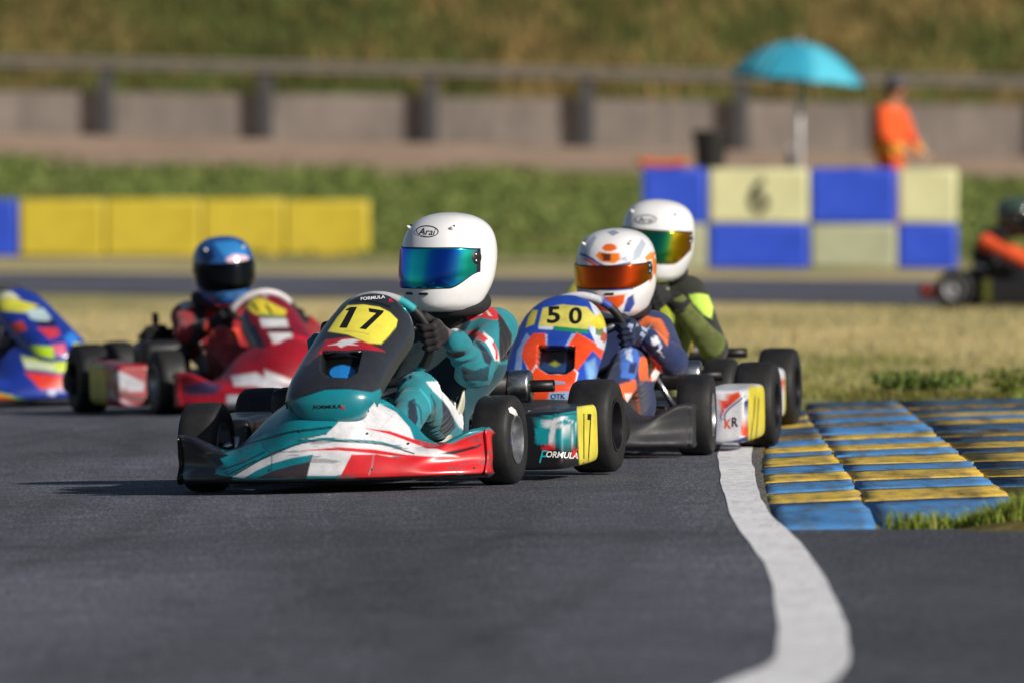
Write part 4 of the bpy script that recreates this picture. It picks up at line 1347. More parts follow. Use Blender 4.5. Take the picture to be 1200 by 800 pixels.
def ring2d(rx, ry, w, n=40):
    a = np.linspace(0, 2 * np.pi, n, endpoint=False)
    P = np.stack([np.stack([q * np.cos(a) * 1, q2 * np.sin(a), 0 * a], 1) for q, q2 in ((rx, ry), (rx - w, ry - w))])
    return grid(P, cv=True)

# ---------------------------------------------------------------- drivers
def make_driver(K, label, sp, suit, helmet, glove, res=.008, group='drivers seated in the karts', fold=.006, collar=True):
    H = np.array(sp['head'], float)
    xo = sp.get('seat_x', .03)
    sc = np.array(sp.get('sc', H + [-.015, .075, -.205]), float)
    hw = sp.get('hw', .135)
    sdir = np.array(sp.get('sdir', [1, 0, 0]), float)
    pel = np.array(sp.get('pel', [xo, .60, .15]))
    J = {}
    for k, sx in (('l', 1), ('r', -1)):
        J['s' + k] = sc + sdir * hw * sx
        J['e' + k] = np.array(sp['e' + k]) if 'e' + k in sp else np.array([WC[0] + sx * .255, .455, .295])
        ga = sp.get('g' + k, 4 if sx > 0 else 176)
        c = on_wheel(ga, dz=sp.get('wheel_dz', 0.0))
        rad = (c - WC - np.array([0, 0, sp.get('wheel_dz', 0.0)])) / WR
        tanv = np.cross(np.cross(E1, E2), rad)
        up = tanv if tanv[2] > 0 else -tanv
        palm = rad * .8 + np.array([0, .62, .0])
        J['c' + k], J['a' + k], J['p' + k] = c, up, palm
        J['w' + k] = c + palm / np.linalg.norm(palm) * .066 + (J['e' + k] - c) / np.linalg.norm(J['e' + k] - c) * .03 + np.array([0, 0, -.012])
        J['h' + k] = pel + np.array([.075 * sx, -.02, 0])
        J['k' + k] = np.array(sp.get('k' + k, [xo * .5 + sx * .165, .17, .275]))
        J['n' + k] = np.array([sx * .135, -.13, .10]); J['t' + k] = np.array([sx * .125, -.215, .165])
    lo = np.array([-.52, -.36, .0]); hi = np.array([.56, .98, .80])
    fd = Field(lo, hi, res)
    fd.cap(J['hl'], J['hr'], .088, .088, .03, 'torso')
    ch = sc + np.array([0, .015, -.09])
    for sx in (1, -1):
        o = sdir * .055 * sx
        fd.cap(pel + [.04 * sx, .01, .03], ch + o, .088, .098, .04, 'torso')
    fd.cap(J['sl'] - sdir * .03, J['sr'] + sdir * .03, .062, .062, .04, 'torso')
    fd.cap(sc + [0, 0, .03], H + [0, .02, -.07], .058, .055, .02, 'neck')
    for k in 'lr':
        fd.cap(J['s' + k], J['e' + k], .055, .046, .025, 'upper' + k)
        fd.cap(J['e' + k], J['w' + k], .046, .032, .02, 'fore' + k)
        fd.cap(J['h' + k], J['k' + k], .078, .055, .025, 'thigh' + k)
        fd.cap(J['k' + k], J['n' + k], .055, .041, .02, 'shin' + k)
        fd.cap(J['n' + k], J['n' + k] + [0, -.03, .0], .045, .043, .015, 'boot')
        fd.cap(J['n' + k] + [0, .03, -.03], J['t' + k], .036, .030, .012, 'boot')
    m = fd.mesh()
    lab = fd.labels(m[0])
    zc = np.array([J['e' + k] for k in 'lr'] + [J['k' + k] for k in 'lr'] + [J['w' + k] for k in 'lr'])
    def folds(V, n):
        d = np.min(np.linalg.norm(V[:, None] - zc[None], axis=2), axis=1)
        w = .35 + np.exp(-(d / .10) ** 2)
        r2 = fbm(V, 26, 8, 2)
        cre = np.zeros(len(V))
        for nm_, a, b in [(s_ + k, J[p + k], J[q + k]) for k in 'lr' for s_, p, q in (('upper', 's', 'e'), ('fore', 'e', 'w'), ('thigh', 'h', 'k'), ('shin', 'k', 'n'))]:
            m_ = lab == nm_
            if not m_.any(): continue
            dd = (b - a) / np.linalg.norm(b - a)
            q_ = V[m_] - a; t_ = q_ @ dd; pr = q_ - t_[:, None] * dd
            sk = t_ + .45 * (pr @ np.array([.6, .3, .7]))
            Q = np.stack([sk * 30, pr @ np.array([1, 0, 0]) * 9, pr @ np.array([0, .5, .8]) * 9], 1)
            r1 = 1 - np.abs(2 * fbm(Q, 1.0, 5, 2) - 1)
            cre[m_] = (r1 - .66) * 1.5
        return fold * w * (cre + (r2 - .5) * .35) * (lab != 'boot')
    body = mk('person', m, M_SUIT, col=lambda V: suit(K.px(V), V, lab, J), disp=folds)
    body.matrix_world = Matrix(K.M.tolist())
    tag(body, label, 'person', group)
    for k, sx in (('l', 1), ('r', -1)):
        c = J['c' + k]
        gf = Field(c - .115, c + .125, .003 if res < .007 else .0042)
        hand_field(gf, c, J['a' + k], J['p' + k], J['w' + k] + (J['e' + k] - J['w' + k]) * .10, sp.get('hs', 1.0), 'hand', 1.0, .0225, 1.08, flip=-sx)
        gf.cap(J['w' + k], J['w' + k] + (J['e' + k] - J['w' + k]) * .10, .032, .036, .012, 'cuff')
        gm = gf.mesh()
        gl = mk('glove', gm, M_GLOVE, body, col=lambda V: glove(K.px(V), V, c), disp=lambda V, n: .0016 * (fbm(V, 60, 6) - .5))
    if collar:
        cc = sc + (H - sc) * .38
        ring = [cc + np.array([.088 * math.cos(a), .092 * math.sin(a) - .005, .012 * math.sin(a)]) for a in np.linspace(0, 2 * np.pi, 40, endpoint=False)]
        mk('neck_collar', tube(ring, .029, 14, closed=True), plain('collar_cloth', '#1d1d21', .85, bmp=.3), body)
    helmet(body)
    return body

TEAL, NAVY, RED, WHITE, BLK = '#0d7f8e', '#101c34', '#d3222b', '#dcdce2', '#17171b'
def pxp(pts): return [(x, -y) for x, y in pts]
# ================================================================ kart 17: teal, white and red
K1 = Place(-.453, 29.35, -12.7)
nose17 = layers(TEAL,
    ('p', RED, [(404, 528), (412, 532), (438, 530), (474, 533), (540, 533), (585, 500), (640, 500), (640, 580), (395, 580)]),
    ('p', RED, [(480, 512), (508, 521), (525, 521), (547, 512), (570, 503), (640, 500), (640, 530), (540, 536), (485, 532)]),
    ('p', WHITE, [(350, 515), (382, 508), (392, 499), (400, 490), (424, 478), (440, 470), (464, 482), (480, 500), (486, 516), (508, 524), (539, 535), (493, 534), (474, 534), (459, 535), (438, 531), (412, 531), (406, 520), (390, 512)]),
    ('p', WHITE, [(272, 558), (290, 546), (317, 534), (350, 520), (375, 515), (400, 517), (440, 522), (440, 532), (412, 532), (399, 557), (359, 557), (364, 533), (330, 540), (300, 552), (285, 560)]),
    ('p', TEAL, [(286, 560), (300, 551), (317, 543), (342, 536), (367, 532), (364, 541), (340, 545), (310, 555), (300, 561)]),
    ('p', '#3a3238', [(300, 560), (320, 551), (342, 545), (364, 540), (359, 561)]),
    ('l', TEAL, [(340, 522), (375, 513.5), (400, 515), (440, 517), (470, 524)], 2.2),
    ('l', '#10202a', [(275, 556), (300, 541), (317, 532), (350, 519.5), (375, 515.5), (400, 516.5), (440, 519), (460, 523), (485, 531)], 1.6),
    ('p', RED, [(426, 501), (457, 504.5), (486, 514.5), (508, 519), (530, 519), (548, 511), (548, 517), (525, 525), (500, 525), (480, 517), (456, 508)]),
    ('p', RED, [(352, 527.5), (396, 523.5), (438, 526), (474, 532), (500, 534), (474, 535), (438, 531), (396, 527)]),
    ('p', '#20181c', [(515, 531), (545, 525), (566, 519), (560, 524), (530, 532)]),
    ('l', '#07323c', [(258, 531), (285, 521), (310, 514), (340, 506), (372, 502), (388, 500)], 2.6),
    ('l', '#07323c', [(350, 516), (368, 511), (382, 508)], 1.2),
    ('l', '#0a4854', [(301, 495), (304, 505), (309, 523), (318, 533), (317, 557)], 1.0),
    ('l', '#9aa0a6', [(438, 531), (436, 545), (432, 556)], .9),
    ('l', '#b9bcc4', [(462, 484), (452, 495), (446, 502)], .9),
    ('p', BLK, [(190, 500), (240, 512), (262, 529), (268, 533), (258, 537), (262, 543), (252, 550), (256, 556), (272, 558), (272, 575), (190, 575)]),
    ('l', TEAL, [(262, 541), (275, 540), (300, 531)], 1.6), ('l', TEAL, [(253, 554), (262, 548), (270, 546)], 1.8), ('l', TEAL, [(212, 556), (222, 551), (228, 550)], 2),
    ('l', '#07323c', [(262, 549), (285, 541), (310, 529)], 1.6), ('l', '#07323c', [(266, 556), (282, 548), (300, 539)], 1.4))
def nose17c(p, V):
    c = nose17(p)
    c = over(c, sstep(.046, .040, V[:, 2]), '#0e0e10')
    sc_ = vnoise(V * [14, 30, 210], 1, 3) * fbm(V, 12, 5); c = over(c, sstep(.44, .52, sc_) * .55 * (V[:, 2] < .16), '#56565c')
    c = over(c, sstep(.62, .74, fbm(V, 7, 9)) * .25 * (V[:, 2] < .10), '#77736c')
    return c
CARB = '#2b2d33'
panel17 = layers(CARB,
    ('p', '#5a4a52', [(352, 425), (372, 405), (384, 396), (378, 412), (360, 428)]),
    ('p', '#b8202c', [(370, 419), (382, 398), (407, 395), (430, 400.5), (452, 412), (444, 411), (424, 409), (407, 410), (380, 410)]),
    ('p', WHITE, [(384, 404.5), (394, 402), (401, 398), (414, 396.8), (423, 399), (412, 402), (420, 404.5), (407, 404), (399, 407), (395, 404)]),
    ('p', '#e8dc4e', [(407, 358), (426, 357), (445, 360), (457, 366), (466, 375), (464, 384), (447, 403), (432, 402), (407, 392), (384, 388.5), (395, 372)]),
    ('l', '#8d8436', [(447, 402), (455, 395), (463, 384)], .9), ('l', '#a89d3c', [(404, 388), (420, 389), (432, 392)], .7),
    ('l', '#0d0d10', [(409, 354), (420, 352.5), (432, 353.5), (445, 356), (457, 360)], 2.4),
    ('p', TEAL, [(330, 474), (330, 530), (460, 530), (450, 470), (446, 455), (436, 459), (410, 455.5), (382, 456), (354, 465)]),
    ('l', '#0c1d26', [(339, 474), (347, 486), (364, 493.5), (396, 497.5), (424, 489.5), (437, 479)], 1.4),
    ('l', '#101014', [(354, 464), (382, 455), (410, 454.5), (436, 458)], 1.0))
INL17 = [(376.5, 413), (423, 413), (418, 435), (408, 441), (384, 441), (376, 433)]
def panel17c(p, V):
    c = panel17(p)
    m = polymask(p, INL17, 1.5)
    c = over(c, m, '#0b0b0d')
    e = (((p[:, 0] - 397) / 15.5) ** 2 + ((p[:, 1] - 432.5) / 9) ** 2)
    c = over(c, np.clip((1.04 - e) * 6, 0, 1) * m, '#1f7fd0')
    return c
def pod17(p, V, sd):
    f = layers('#15151a',
        ('p', '#128c98', [(626, 493), (640, 487), (678, 480), (680, 518), (662, 520), (648, 522), (628, 519)]),
        ('p', WHITE, [(637, 494), (660, 487), (667, 488), (650, 496), (672, 498), (678, 504), (652, 500), (649, 518), (643, 519), (645, 500), (635, 499)]),
        ('l', '#0c3f4a', [(640, 490), (655, 486), (676, 484)], 1.2), ('l', WHITE, [(664, 491), (672, 494), (679, 499)], 1.4), ('l', '#0c3f4a', [(655, 505), (668, 508), (678, 514)], 1.4), ('l', WHITE, [(655, 509), (667, 512), (678, 517)], 1.1),
        ('p', '#c9232b', [(634, 523), (648, 518), (662, 519), (679, 514), (680, 527), (668, 524), (650, 526), (634, 528)]),
        ('p', '#e6d84a', [(676, 476), (706, 472), (704, 549), (679, 547)]))
    if sd > 0: return f(p)
    return np.tile(hexc('#15151a'), (len(V), 1))
kart1, tg1 = make_kart(K1, 'teal, white and red kart numbered 17 leading the group', dict(
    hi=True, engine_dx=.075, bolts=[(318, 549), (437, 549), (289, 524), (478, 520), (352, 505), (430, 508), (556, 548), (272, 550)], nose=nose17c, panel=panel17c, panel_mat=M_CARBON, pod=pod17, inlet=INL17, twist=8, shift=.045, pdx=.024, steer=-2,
    wheel_base='#17171a', wheel_bands=[(62, 140, '#a9abb2'), (42, 62, '#1aa2ad'), (-62, -40, '#1aa2ad'), (118, 140, '#1aa2ad')],
    prints=[('race_number', 'panel', pxp([(406, 362.8), (411, 360.3), (418.6, 360.2), (406.5, 384.6), (398, 384.2), (409.3, 363.8), (406.4, 364.4)]), 0, 0, 1, M_DECK),
            ('race_number', 'panel', pxp([(432.2, 361.6), (450, 364.6), (448.4, 367.6), (429, 386.4), (421.6, 385.2), (441, 367.3), (433.2, 365.9)]), 0, 0, 1, M_DECK),
            ('lettering', 'panel', 'FORMULA', 437, 349.5, 3.6, M_DWHITE, dict(wx=1.3, rot=-5, bold=.02)),
            ('lettering', 'panel', 'K', 458.5, 352.5, 4.4, M_DRED, dict(wx=1.3, rot=-8, bold=.02)),
            ('lettering', 'panel', 'FORMULA', 384, 476, 4, M_DECK, dict(wx=1.35, rot=-2, bold=.02)),
            ('lettering', 'panel', 'K', 402.5, 477, 4.6, M_DRED, dict(wx=1.4, bold=.02)),
            ('lettering', 'pod', 'F', 637.0, 534.5, 15, M_DTEAL, dict(wx=.85, shear=.2, rot=3)),
            ('lettering', 'pod', 'ORMULA', 659, 532.5, 7.4, M_DWHITE, dict(wx=.92, shear=.2, rot=3, bold=.02)),
            ('lettering', 'pod', 'K', 674.5, 530, 12, M_DRED, dict(wx=.8, shear=.2, bold=.02)),
            ('race_number', 'pod', '1', 684, 513, 58, M_DECK, dict(wx=.11, bold=-.005)),
            ('race_number', 'pod', '7', 690.5, 513, 57, M_DECK, dict(wx=.12, bold=-.005))]))

fw = next(o for o in kart1.children if o.name.startswith('front_wheel') and o.location.x > 0)
bpy.context.view_layer.update()
ty = next(o for o in fw.children if o.name.startswith('tyre'))
tv = np.array([(fw.matrix_basis @ v.co)[:] for v in ty.data.vertices])
tb = bvh((tv, [np.array([list(q.vertices) for q in ty.data.polygons])]))
for pts, mt in (([(595.5, 478), (599, 476), (604, 480), (607, 487), (605.5, 489), (601, 485), (597, 483)], M_DWHITE), ([(597, 513), (599.5, 511), (601.5, 515), (600, 520), (597.5, 519)], plain('print_violet', '#4a3aa0', .5, var=0))):
    o = stick_on('tyre_marking', K1, tb, poly2d(pxp(pts), 2.5), 0, 0, 1, mt, fw)
    if o: o.matrix_parent_inverse = fw.matrix_basis.inverted()
def suit17(p, V, lab, J):
    c = layers('#177a88',
        ('p', WHITE, [(527, 386), (537, 373), (543, 366), (548, 372), (541, 382), (535, 388)]),
        ('p', '#10243a', [(545, 369), (553, 370), (551, 378), (545, 388), (538, 389), (541, 378)]),
        ('p', '#e2e2e6', [(566, 388), (577, 397), (584, 412), (586, 424), (580, 422), (574, 408), (567, 398)]),
        ('p', '#c9242e', [(547, 365), (556, 357), (577, 359), (590, 374), (580, 375), (562, 372), (553, 376), (547, 374)]),
        ('p', '#e8dede', [(556, 362), (563, 363), (565, 369), (559, 370)]), ('p', '#e8dede', [(568, 362), (572, 365), (577, 371), (573, 370)]),
        ('p', '#c9242e', [(547, 389), (556, 386), (564, 390), (572, 397), (568, 401), (560, 397), (553, 395)]),
        ('p', '#10243a', [(553, 396), (562, 400), (570, 409), (577, 420), (574, 428), (568, 424), (563, 410)]),
        ('l', '#c9242e', [(578, 402), (582, 412), (582, 420)], 3),
        ('p', '#123a4a', [(540, 428), (556, 434), (574, 428), (572, 446), (544, 446)]),
        ('p', '#15151a', [(583, 366), (590, 374), (600, 392), (598, 420), (586, 424), (585, 405), (585, 385)]))(p)
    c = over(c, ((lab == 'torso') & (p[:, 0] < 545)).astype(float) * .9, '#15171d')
    th = (lab == 'thighl') | (lab == 'shinl') | (lab == 'thighr')
    cl = layers('#1f8290',
        ('p', '#d8d8de', [(499, 447), (512, 446), (524, 452), (536, 460), (549, 475), (547, 505), (538, 500), (531, 488), (520, 470), (508, 458)]),
        ('p', '#0f2238', [(518, 468), (526, 478), (531, 488), (534, 500), (522, 512), (515, 505), (519, 488)]),
        ('p', '#0f2238', [(478, 470), (486, 466), (490, 490), (484, 508), (478, 500)]), ('l', '#0c4f5c', [(484, 470), (492, 478), (494, 495)], 2), ('l', '#0c4f5c', [(505, 462), (510, 478), (506, 500)], 2), ('l', '#2db4c0', [(492, 455), (503, 470), (505, 490)], 1.6))(p)
    c[th] = cl[th]
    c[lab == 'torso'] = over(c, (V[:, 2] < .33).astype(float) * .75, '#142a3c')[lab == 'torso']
    c[lab == 'boot'] = hexc('#1c1c20')
    c[lab == 'neck'] = hexc('#151518')
    return c
def glove17(p, V, cc):
    c = np.tile(hexc('#1f1b1e'), (len(V), 1))
    n = fbm(V, 40, 3)
    c = over(c, polymask(p, [(508, 366), (524, 362), (534, 384), (530, 392), (520, 380)], 3) * .8, '#776e6e')
    c = over(c, polymask(p, [(526, 386), (534, 392), (536, 414), (528, 416)], 3) * .7, '#7a5c60')
    return over(c, (n > .62) * .4, '#3a3438')
M_VIS1 = m_visor('mirror_visor_blue', [(0, '#0c3aa8'), (.06, '#0f70c8'), (.14, '#1cc8cc'), (.26, '#22d8d8'), (.38, '#1498dc'), (.55, '#1450e0'), (.75, '#6a2ad0'), (1, '#a050e0')])  # bright cyan and dark blue stops imitate reflections on top of the coating tint
def arai(cx, cy, w, h, rot=0.0, mat=M_DECK, big=True):
    return [('logo', ring2d(w, h, .9 * w / 13), cx, cy, 1.0, mat, dict(rot=rot)),
            ('logo', 'Arai', cx, cy + .3, h * 1.15, mat, dict(wx=.86 * w / 13 * 7.5 / h, shear=.25, rot=rot, bold=.0))]
h1 = K1.L(526, 305.5, .575)
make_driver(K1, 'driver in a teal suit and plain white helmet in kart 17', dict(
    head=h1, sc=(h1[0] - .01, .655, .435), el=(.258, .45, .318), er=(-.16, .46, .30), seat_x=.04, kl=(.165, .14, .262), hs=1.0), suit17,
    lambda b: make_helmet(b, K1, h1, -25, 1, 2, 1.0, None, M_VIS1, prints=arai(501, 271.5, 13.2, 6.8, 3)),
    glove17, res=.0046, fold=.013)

# ================================================================ kart 50: orange and blue
K2 = Place(.155, 32.3, -8.5)
OR, BL = '#ea4a18', '#2348b0'
panel50 = layers(BL,
    ('p', '#7f9cd0', [(602, 440), (606, 410), (617, 390), (622, 395), (612, 418), (611, 440)]),
    ('p', '#c9d3e4', [(690, 352), (705, 362), (716, 378), (714, 405), (704, 420), (697, 400), (690, 385), (697, 370)]),
    ('p', '#5f7f4a', [(698, 375), (708, 380), (706, 395), (698, 392)]), ('p', '#b8503a', [(706, 388), (713, 392), (709, 402), (703, 398)]),
    ('p', '#d7c93c', [(616, 384), (619, 372), (624, 363), (630, 364), (626, 380)]),
    ('p', '#d7c93c', [(696, 372), (702, 368), (712, 363), (718, 378), (710, 384), (702, 386), (690, 381)]),
    ('p', '#d9cf62', [(631, 381.5), (636, 361), (660, 357), (688, 360), (697.5, 370), (689, 386), (648, 383)]),
    ('p', '#1b8a5a', [(649, 382), (688, 386), (690, 391), (650, 387)]), ('p', '#cfd8dc', [(631, 382), (648, 382.5), (648, 386.5), (631, 385.5)]),
    ('p', '#9db4e0', [(638, 392), (642, 392), (641, 405), (637, 405)]), ('p', '#9db4e0', [(670, 391), (677, 391), (667, 404), (663, 404)]),
    ('p', '#dfe6f2', [(612, 417), (616, 404), (626, 391), (640, 391), (640, 406), (632, 407), (629, 428), (624, 441), (621, 439)]),
    ('p', OR, [(611, 417), (614, 404), (625, 390.5), (639, 390.5), (640, 405.5), (631, 406), (629, 428), (624, 441)]),
    ('p', '#dfe6f2', [(666, 404), (676, 390), (699, 402), (673, 437), (668, 447), (672, 431)]),
    ('p', OR, [(665, 405), (676, 389.5), (700, 403), (674, 437.5), (672, 431), (673, 406)]),
    ('p', OR, [(697, 404), (709, 411), (705, 421), (694, 410)]),
    ('p', '#dfe6f2', [(610, 490), (622.5, 462), (620, 439), (628, 427), (672, 431), (678, 436), (675.5, 447), (678.5, 462), (677.5, 495)]),
    ('p', OR, [(612, 490), (624, 462), (621.5, 440), (628, 429), (642, 438), (663, 438), (671.5, 432), (676, 436.5), (674, 447), (677, 462), (676, 495)]),
    ('p', '#7fb0e6', [(686, 425), (697, 420), (700, 440), (690, 450)], 6),
    ('p', '#8fb0dc', [(644, 459.5), (667, 458), (666, 468), (641, 469.5)]))
INL50 = [(630.5, 405), (673, 406), (672, 431), (663, 437), (642, 437), (629, 429)]
def panel50c(p, V):
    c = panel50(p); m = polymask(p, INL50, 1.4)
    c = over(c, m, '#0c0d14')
    c = over(c, m * polymask(p, [(630, 428), (634, 420), (645, 424), (668, 420), (671, 428), (660, 433), (640, 432)], 3), '#24406e')
    return over(c, m * polymask(p, [(641, 423), (648, 419), (654, 423), (648, 426)], 3), '#8f9a3a')
def pod50(p, V, sd):
    if sd < 0: return np.tile(hexc('#c9cad2'), (len(V), 1))
    return layers('#d2d4dc',
        ('p', '#d7461f', [(844, 474), (850, 464), (866, 458), (868, 464), (850, 480), (844, 490)]),
        ('l', '#23377c', [(848, 492), (852, 481), (872, 464)], 1.8), ('l', '#23377c', [(846, 500), (846, 482), (856, 472)], 1.3),
        ('p', '#d7461f', [(869, 495), (879, 494), (878, 511), (869, 510)]), ('p', '#23377c', [(846, 521), (862, 515), (880, 509), (879, 518), (862, 523), (846, 527)]),
        ('p', '#23377c', [(872, 470), (880, 466), (880, 482), (873, 486)]),
        ('p', '#a9adbd', [(836, 460), (844, 458), (844, 530), (834, 530)]),
        ('p', '#e0d23c', [(877, 452), (900, 452), (896, 530), (877, 528)]),
        ('l', '#1a1a14', [(885, 464), (883, 490), (879, 520)], 1.1), ('l', '#1a1a14', [(889, 466), (888, 490), (885, 519)], 1.1))(p)
kart2, tg2 = make_kart(K2, 'orange and blue kart numbered 50 with a plain black nose, second in line', dict(
    hi=False, nose=lambda p, V: np.tile(hexc('#26272c'), (len(V), 1)), nose_mat=M_BLUNT, panel=panel50c, pod=pod50, inlet=INL50, steer=3,
    front_rim=M_RIMS, wheel_base='#17171a', wheel_bands=[(60, 140, '#c9ccd6'), (46, 60, '#2a4aa8')], muffler_z=.235, psx=1.10, shift=.01, pdz=-.047, wheel_dz=-.045, fine=True,
    prints=[('emblem', 'panel', pxp([(637, 448.5), (640, 445.2), (645, 445), (662, 447), (663, 449.5), (645, 450.6)]), 0, 0, 1, plain('print_greyblue', '#7f86a8', .5, var=0)), ('race_number', 'panel', '5', 649, 369.3, 19.5, M_DECK, dict(wx=1.3, shear=.06, rot=-3, bold=.025)), ('race_number', 'panel', '0', 674.5, 370.3, 19.5, M_DECK, dict(wx=1.2, shear=.06, rot=-3, bold=.025)),
            ('lettering', 'panel', 'OTK', 654, 463.8, 6, plain('print_navy', '#1b2a55', .5, var=0), dict(wx=1.0, bold=.02)),
            ('lettering', 'pod', 'K', 853.5, 496, 11, plain('print_orange', '#d7461f', .5, var=0), dict(bold=.02, wx=.8)), ('lettering', 'pod', 'R', 861.5, 494, 11, M_DECK, dict(bold=.02, wx=.8))]))
def suit50(p, V, lab, J):
    c = layers('#1a2a58',
        ('p', '#e06a30', [(738, 400), (748, 380), (757, 369), (764, 374), (752, 392), (745, 408)]), ('l', '#c9cfe0', [(748, 404), (757, 388), (765, 378)], 1.8),
        ('p', '#e06a30', [(757, 370), (775, 374), (784, 392), (782, 405), (772, 392), (762, 380)]),
        ('p', '#d8dcea', [(762, 396), (770, 394), (776, 406), (772, 412), (765, 404)]),
        ('l', '#d8dcea', [(766, 403), (773, 411), (777, 418)], 1.4),
        ('p', '#3b6ac0', [(726, 404), (744, 400), (750, 420), (744, 444), (728, 442)]), ('p', '#b9cbe8', [(732, 410), (740, 408), (741, 424), (734, 420)]), ('p', '#16204a', [(738, 426), (747, 424), (744, 438), (736, 436)]),
        ('p', '#e0602a', [(750, 418), (762, 417), (776, 430), (774, 446), (750, 446), (748, 434)]), ('p', '#e8e2e2', [(762, 432), (776, 434), (775, 444), (764, 445)]),
        ('p', '#e0602a', [(726, 450), (745, 444), (752, 490), (728, 486)]), ('p', '#e8e2e2', [(732, 462), (740, 460), (746, 486), (738, 484)]))(p)
    c[lab == 'boot'] = hexc('#202024'); c[lab == 'neck'] = hexc('#1b1b20')
    return c
def glove50(p, V, cc):
    c = np.tile(hexc('#1d2846'), (len(V), 1))
    return over(c, (fbm(V, 35, 7) > .56) * .8, '#a9bbdc')
helm50 = layers('#dfdfe4',
    ('p', '#a9b2c2', [(684, 300), (688, 285), (696, 276), (699, 279), (692, 292), (690, 304)]), ('p', '#a9b2c2', [(726, 304), (742, 296), (752, 280), (757, 286), (750, 302), (738, 308)]),
    ('p', '#d8641c', [(705, 291), (709, 286.5), (716, 285.5), (722, 288), (723, 292), (716, 295), (708, 294.5)]),
    ('p', '#e0761c', [(698, 300), (702, 295), (712, 297), (726, 297), (727, 304), (720, 309), (704, 307)]), ('p', '#5a2a16', [(705, 297), (716, 298), (716, 306), (706, 306)]),
    ('l', '#223a86', [(681, 298), (692, 303), (703, 310), (714, 313), (738, 309)], 3.2),
    ('p', '#d83a1c', [(681, 302), (690, 304), (702, 312), (722, 314), (737, 309), (756, 312), (740, 316), (722, 320), (700, 315)]),
    ('p', '#e8882c', [(755, 302), (762, 296), (769, 295), (766, 303), (758, 306)]),
    ('l', '#2a449c', [(677, 329), (695, 336), (716, 339), (741, 337)], 4.5),
    ('p', '#e0581c', [(677, 340), (704, 349), (733, 345), (731, 355), (720, 366), (700, 364), (680, 353)]), ('p', '#2a449c', [(735, 350), (742, 345), (744, 356), (738, 366), (730, 366)]), ('p', '#e0761c', [(764, 300), (771, 306), (770, 326), (765, 318)]), ('p', '#8f98a8', [(711, 272), (720, 270), (726, 273), (718, 277)]),
    ('l', '#d8641c', [(762, 330), (765, 322), (768, 312)], 1.8))
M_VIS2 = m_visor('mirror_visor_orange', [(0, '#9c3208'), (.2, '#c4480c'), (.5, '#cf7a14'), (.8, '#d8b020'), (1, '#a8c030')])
h2 = K2.L(722, 318, .575)
make_driver(K2, 'driver in a navy and orange suit with an orange patterned white helmet in kart 50', dict(
    head=h2, sc=(h2[0] - .015, .65, h2[2] - .19), el=(.295, .44, .29), seat_x=.06, hs=.97, wheel_dz=-.045), suit50,
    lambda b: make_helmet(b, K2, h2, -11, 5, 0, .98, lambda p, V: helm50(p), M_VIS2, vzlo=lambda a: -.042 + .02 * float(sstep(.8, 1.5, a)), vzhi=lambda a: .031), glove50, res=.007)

# ================================================================ third kart, mostly hidden behind kart 50
K3 = Place(.293, 35.2, -9)
def pod3(p, V, sd):
    return layers('#cfd2dc', ('p', '#d7461f', [(900, 448), (914, 444), (922, 443), (918, 456), (904, 460)]), ('p', '#3a5fae', [(905, 463), (916, 460), (914, 490), (906, 492)]), ('p', '#e0d23c', [(920, 436), (945, 436), (940, 505), (904, 510), (904, 500), (918, 497)]))(p) if sd > 0 else np.tile(hexc('#b9bcc8'), (len(V), 1))
make_kart(K3, 'kart half hidden behind kart 50 with white, blue and yellow side pod', dict(
    nose=lambda p, V: np.tile(hexc('#2a2b30'), (len(V), 1)), panel=lambda p, V: np.where((V[:, 2:3] > .45), hexc('#d9cf4a'), hexc('#cf4a22')), pod=pod3, muffler_z=.26,
    wheel_bands=[(40, 60, '#2a4aa8'), (60, 130, '#c9ccd6')]))
def suit3(p, V, lab, J):
    c = layers('#23261f',
        ('p', '#b9d23a', [(750, 345), (775, 338), (788, 350), (786, 400), (760, 440), (750, 430)]), ('p', '#e0d23c', [(758, 348), (772, 344), (784, 360), (778, 385), (760, 380)]), ('p', '#d8dcdc', [(768, 355), (776, 352), (778, 362), (770, 366)]),
        ('p', '#17191c', [(802, 352), (812, 352), (836, 372), (836, 402), (824, 396), (808, 384)]),
        ('p', '#c3ea5a', [(807, 346), (818, 344), (830, 346), (836, 360), (834, 374), (824, 368), (812, 356)]),
        ('p', '#17191c', [(812, 402), (824, 412), (832, 416), (830, 424), (818, 418), (806, 410)]),
        ('p', '#e0823a', [(812, 388), (824, 394), (830, 400), (826, 408), (814, 402)]), ('p', '#b4dc3a', [(820, 402), (832, 400), (831, 416), (820, 412)]),
        ('p', '#7f8a34', [(790, 360), (802, 366), (812, 392), (818, 412), (800, 420), (786, 404)]), ('l', '#4f5626', [(793, 372), (798, 388), (796, 402)], 2))(p)
    f_ = lab == 'forel'; c[f_] = over(np.tile(hexc('#5d662f'), (len(V), 1)), (fbm(V, 30, 4) > .58) * .5, '#3f461f')[f_]
    q_ = (lab == 'torso') & (p[:, 0] < 783); c[q_] = over(np.tile(hexc('#b9c034'), (len(V), 1)), (fbm(V, 22, 6) > .6).astype(float), '#dfe3dc')[q_]
    c[(lab == 'thighl') | (lab == 'thighr')] = hexc('#9aa63a')
    c[lab == 'boot'] = hexc('#202024'); c[lab == 'neck'] = hexc('#1b1b20')
    return c
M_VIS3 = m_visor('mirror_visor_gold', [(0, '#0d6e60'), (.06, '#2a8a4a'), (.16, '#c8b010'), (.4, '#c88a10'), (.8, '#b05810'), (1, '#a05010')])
h3 = K3.L(771, 280, .575)
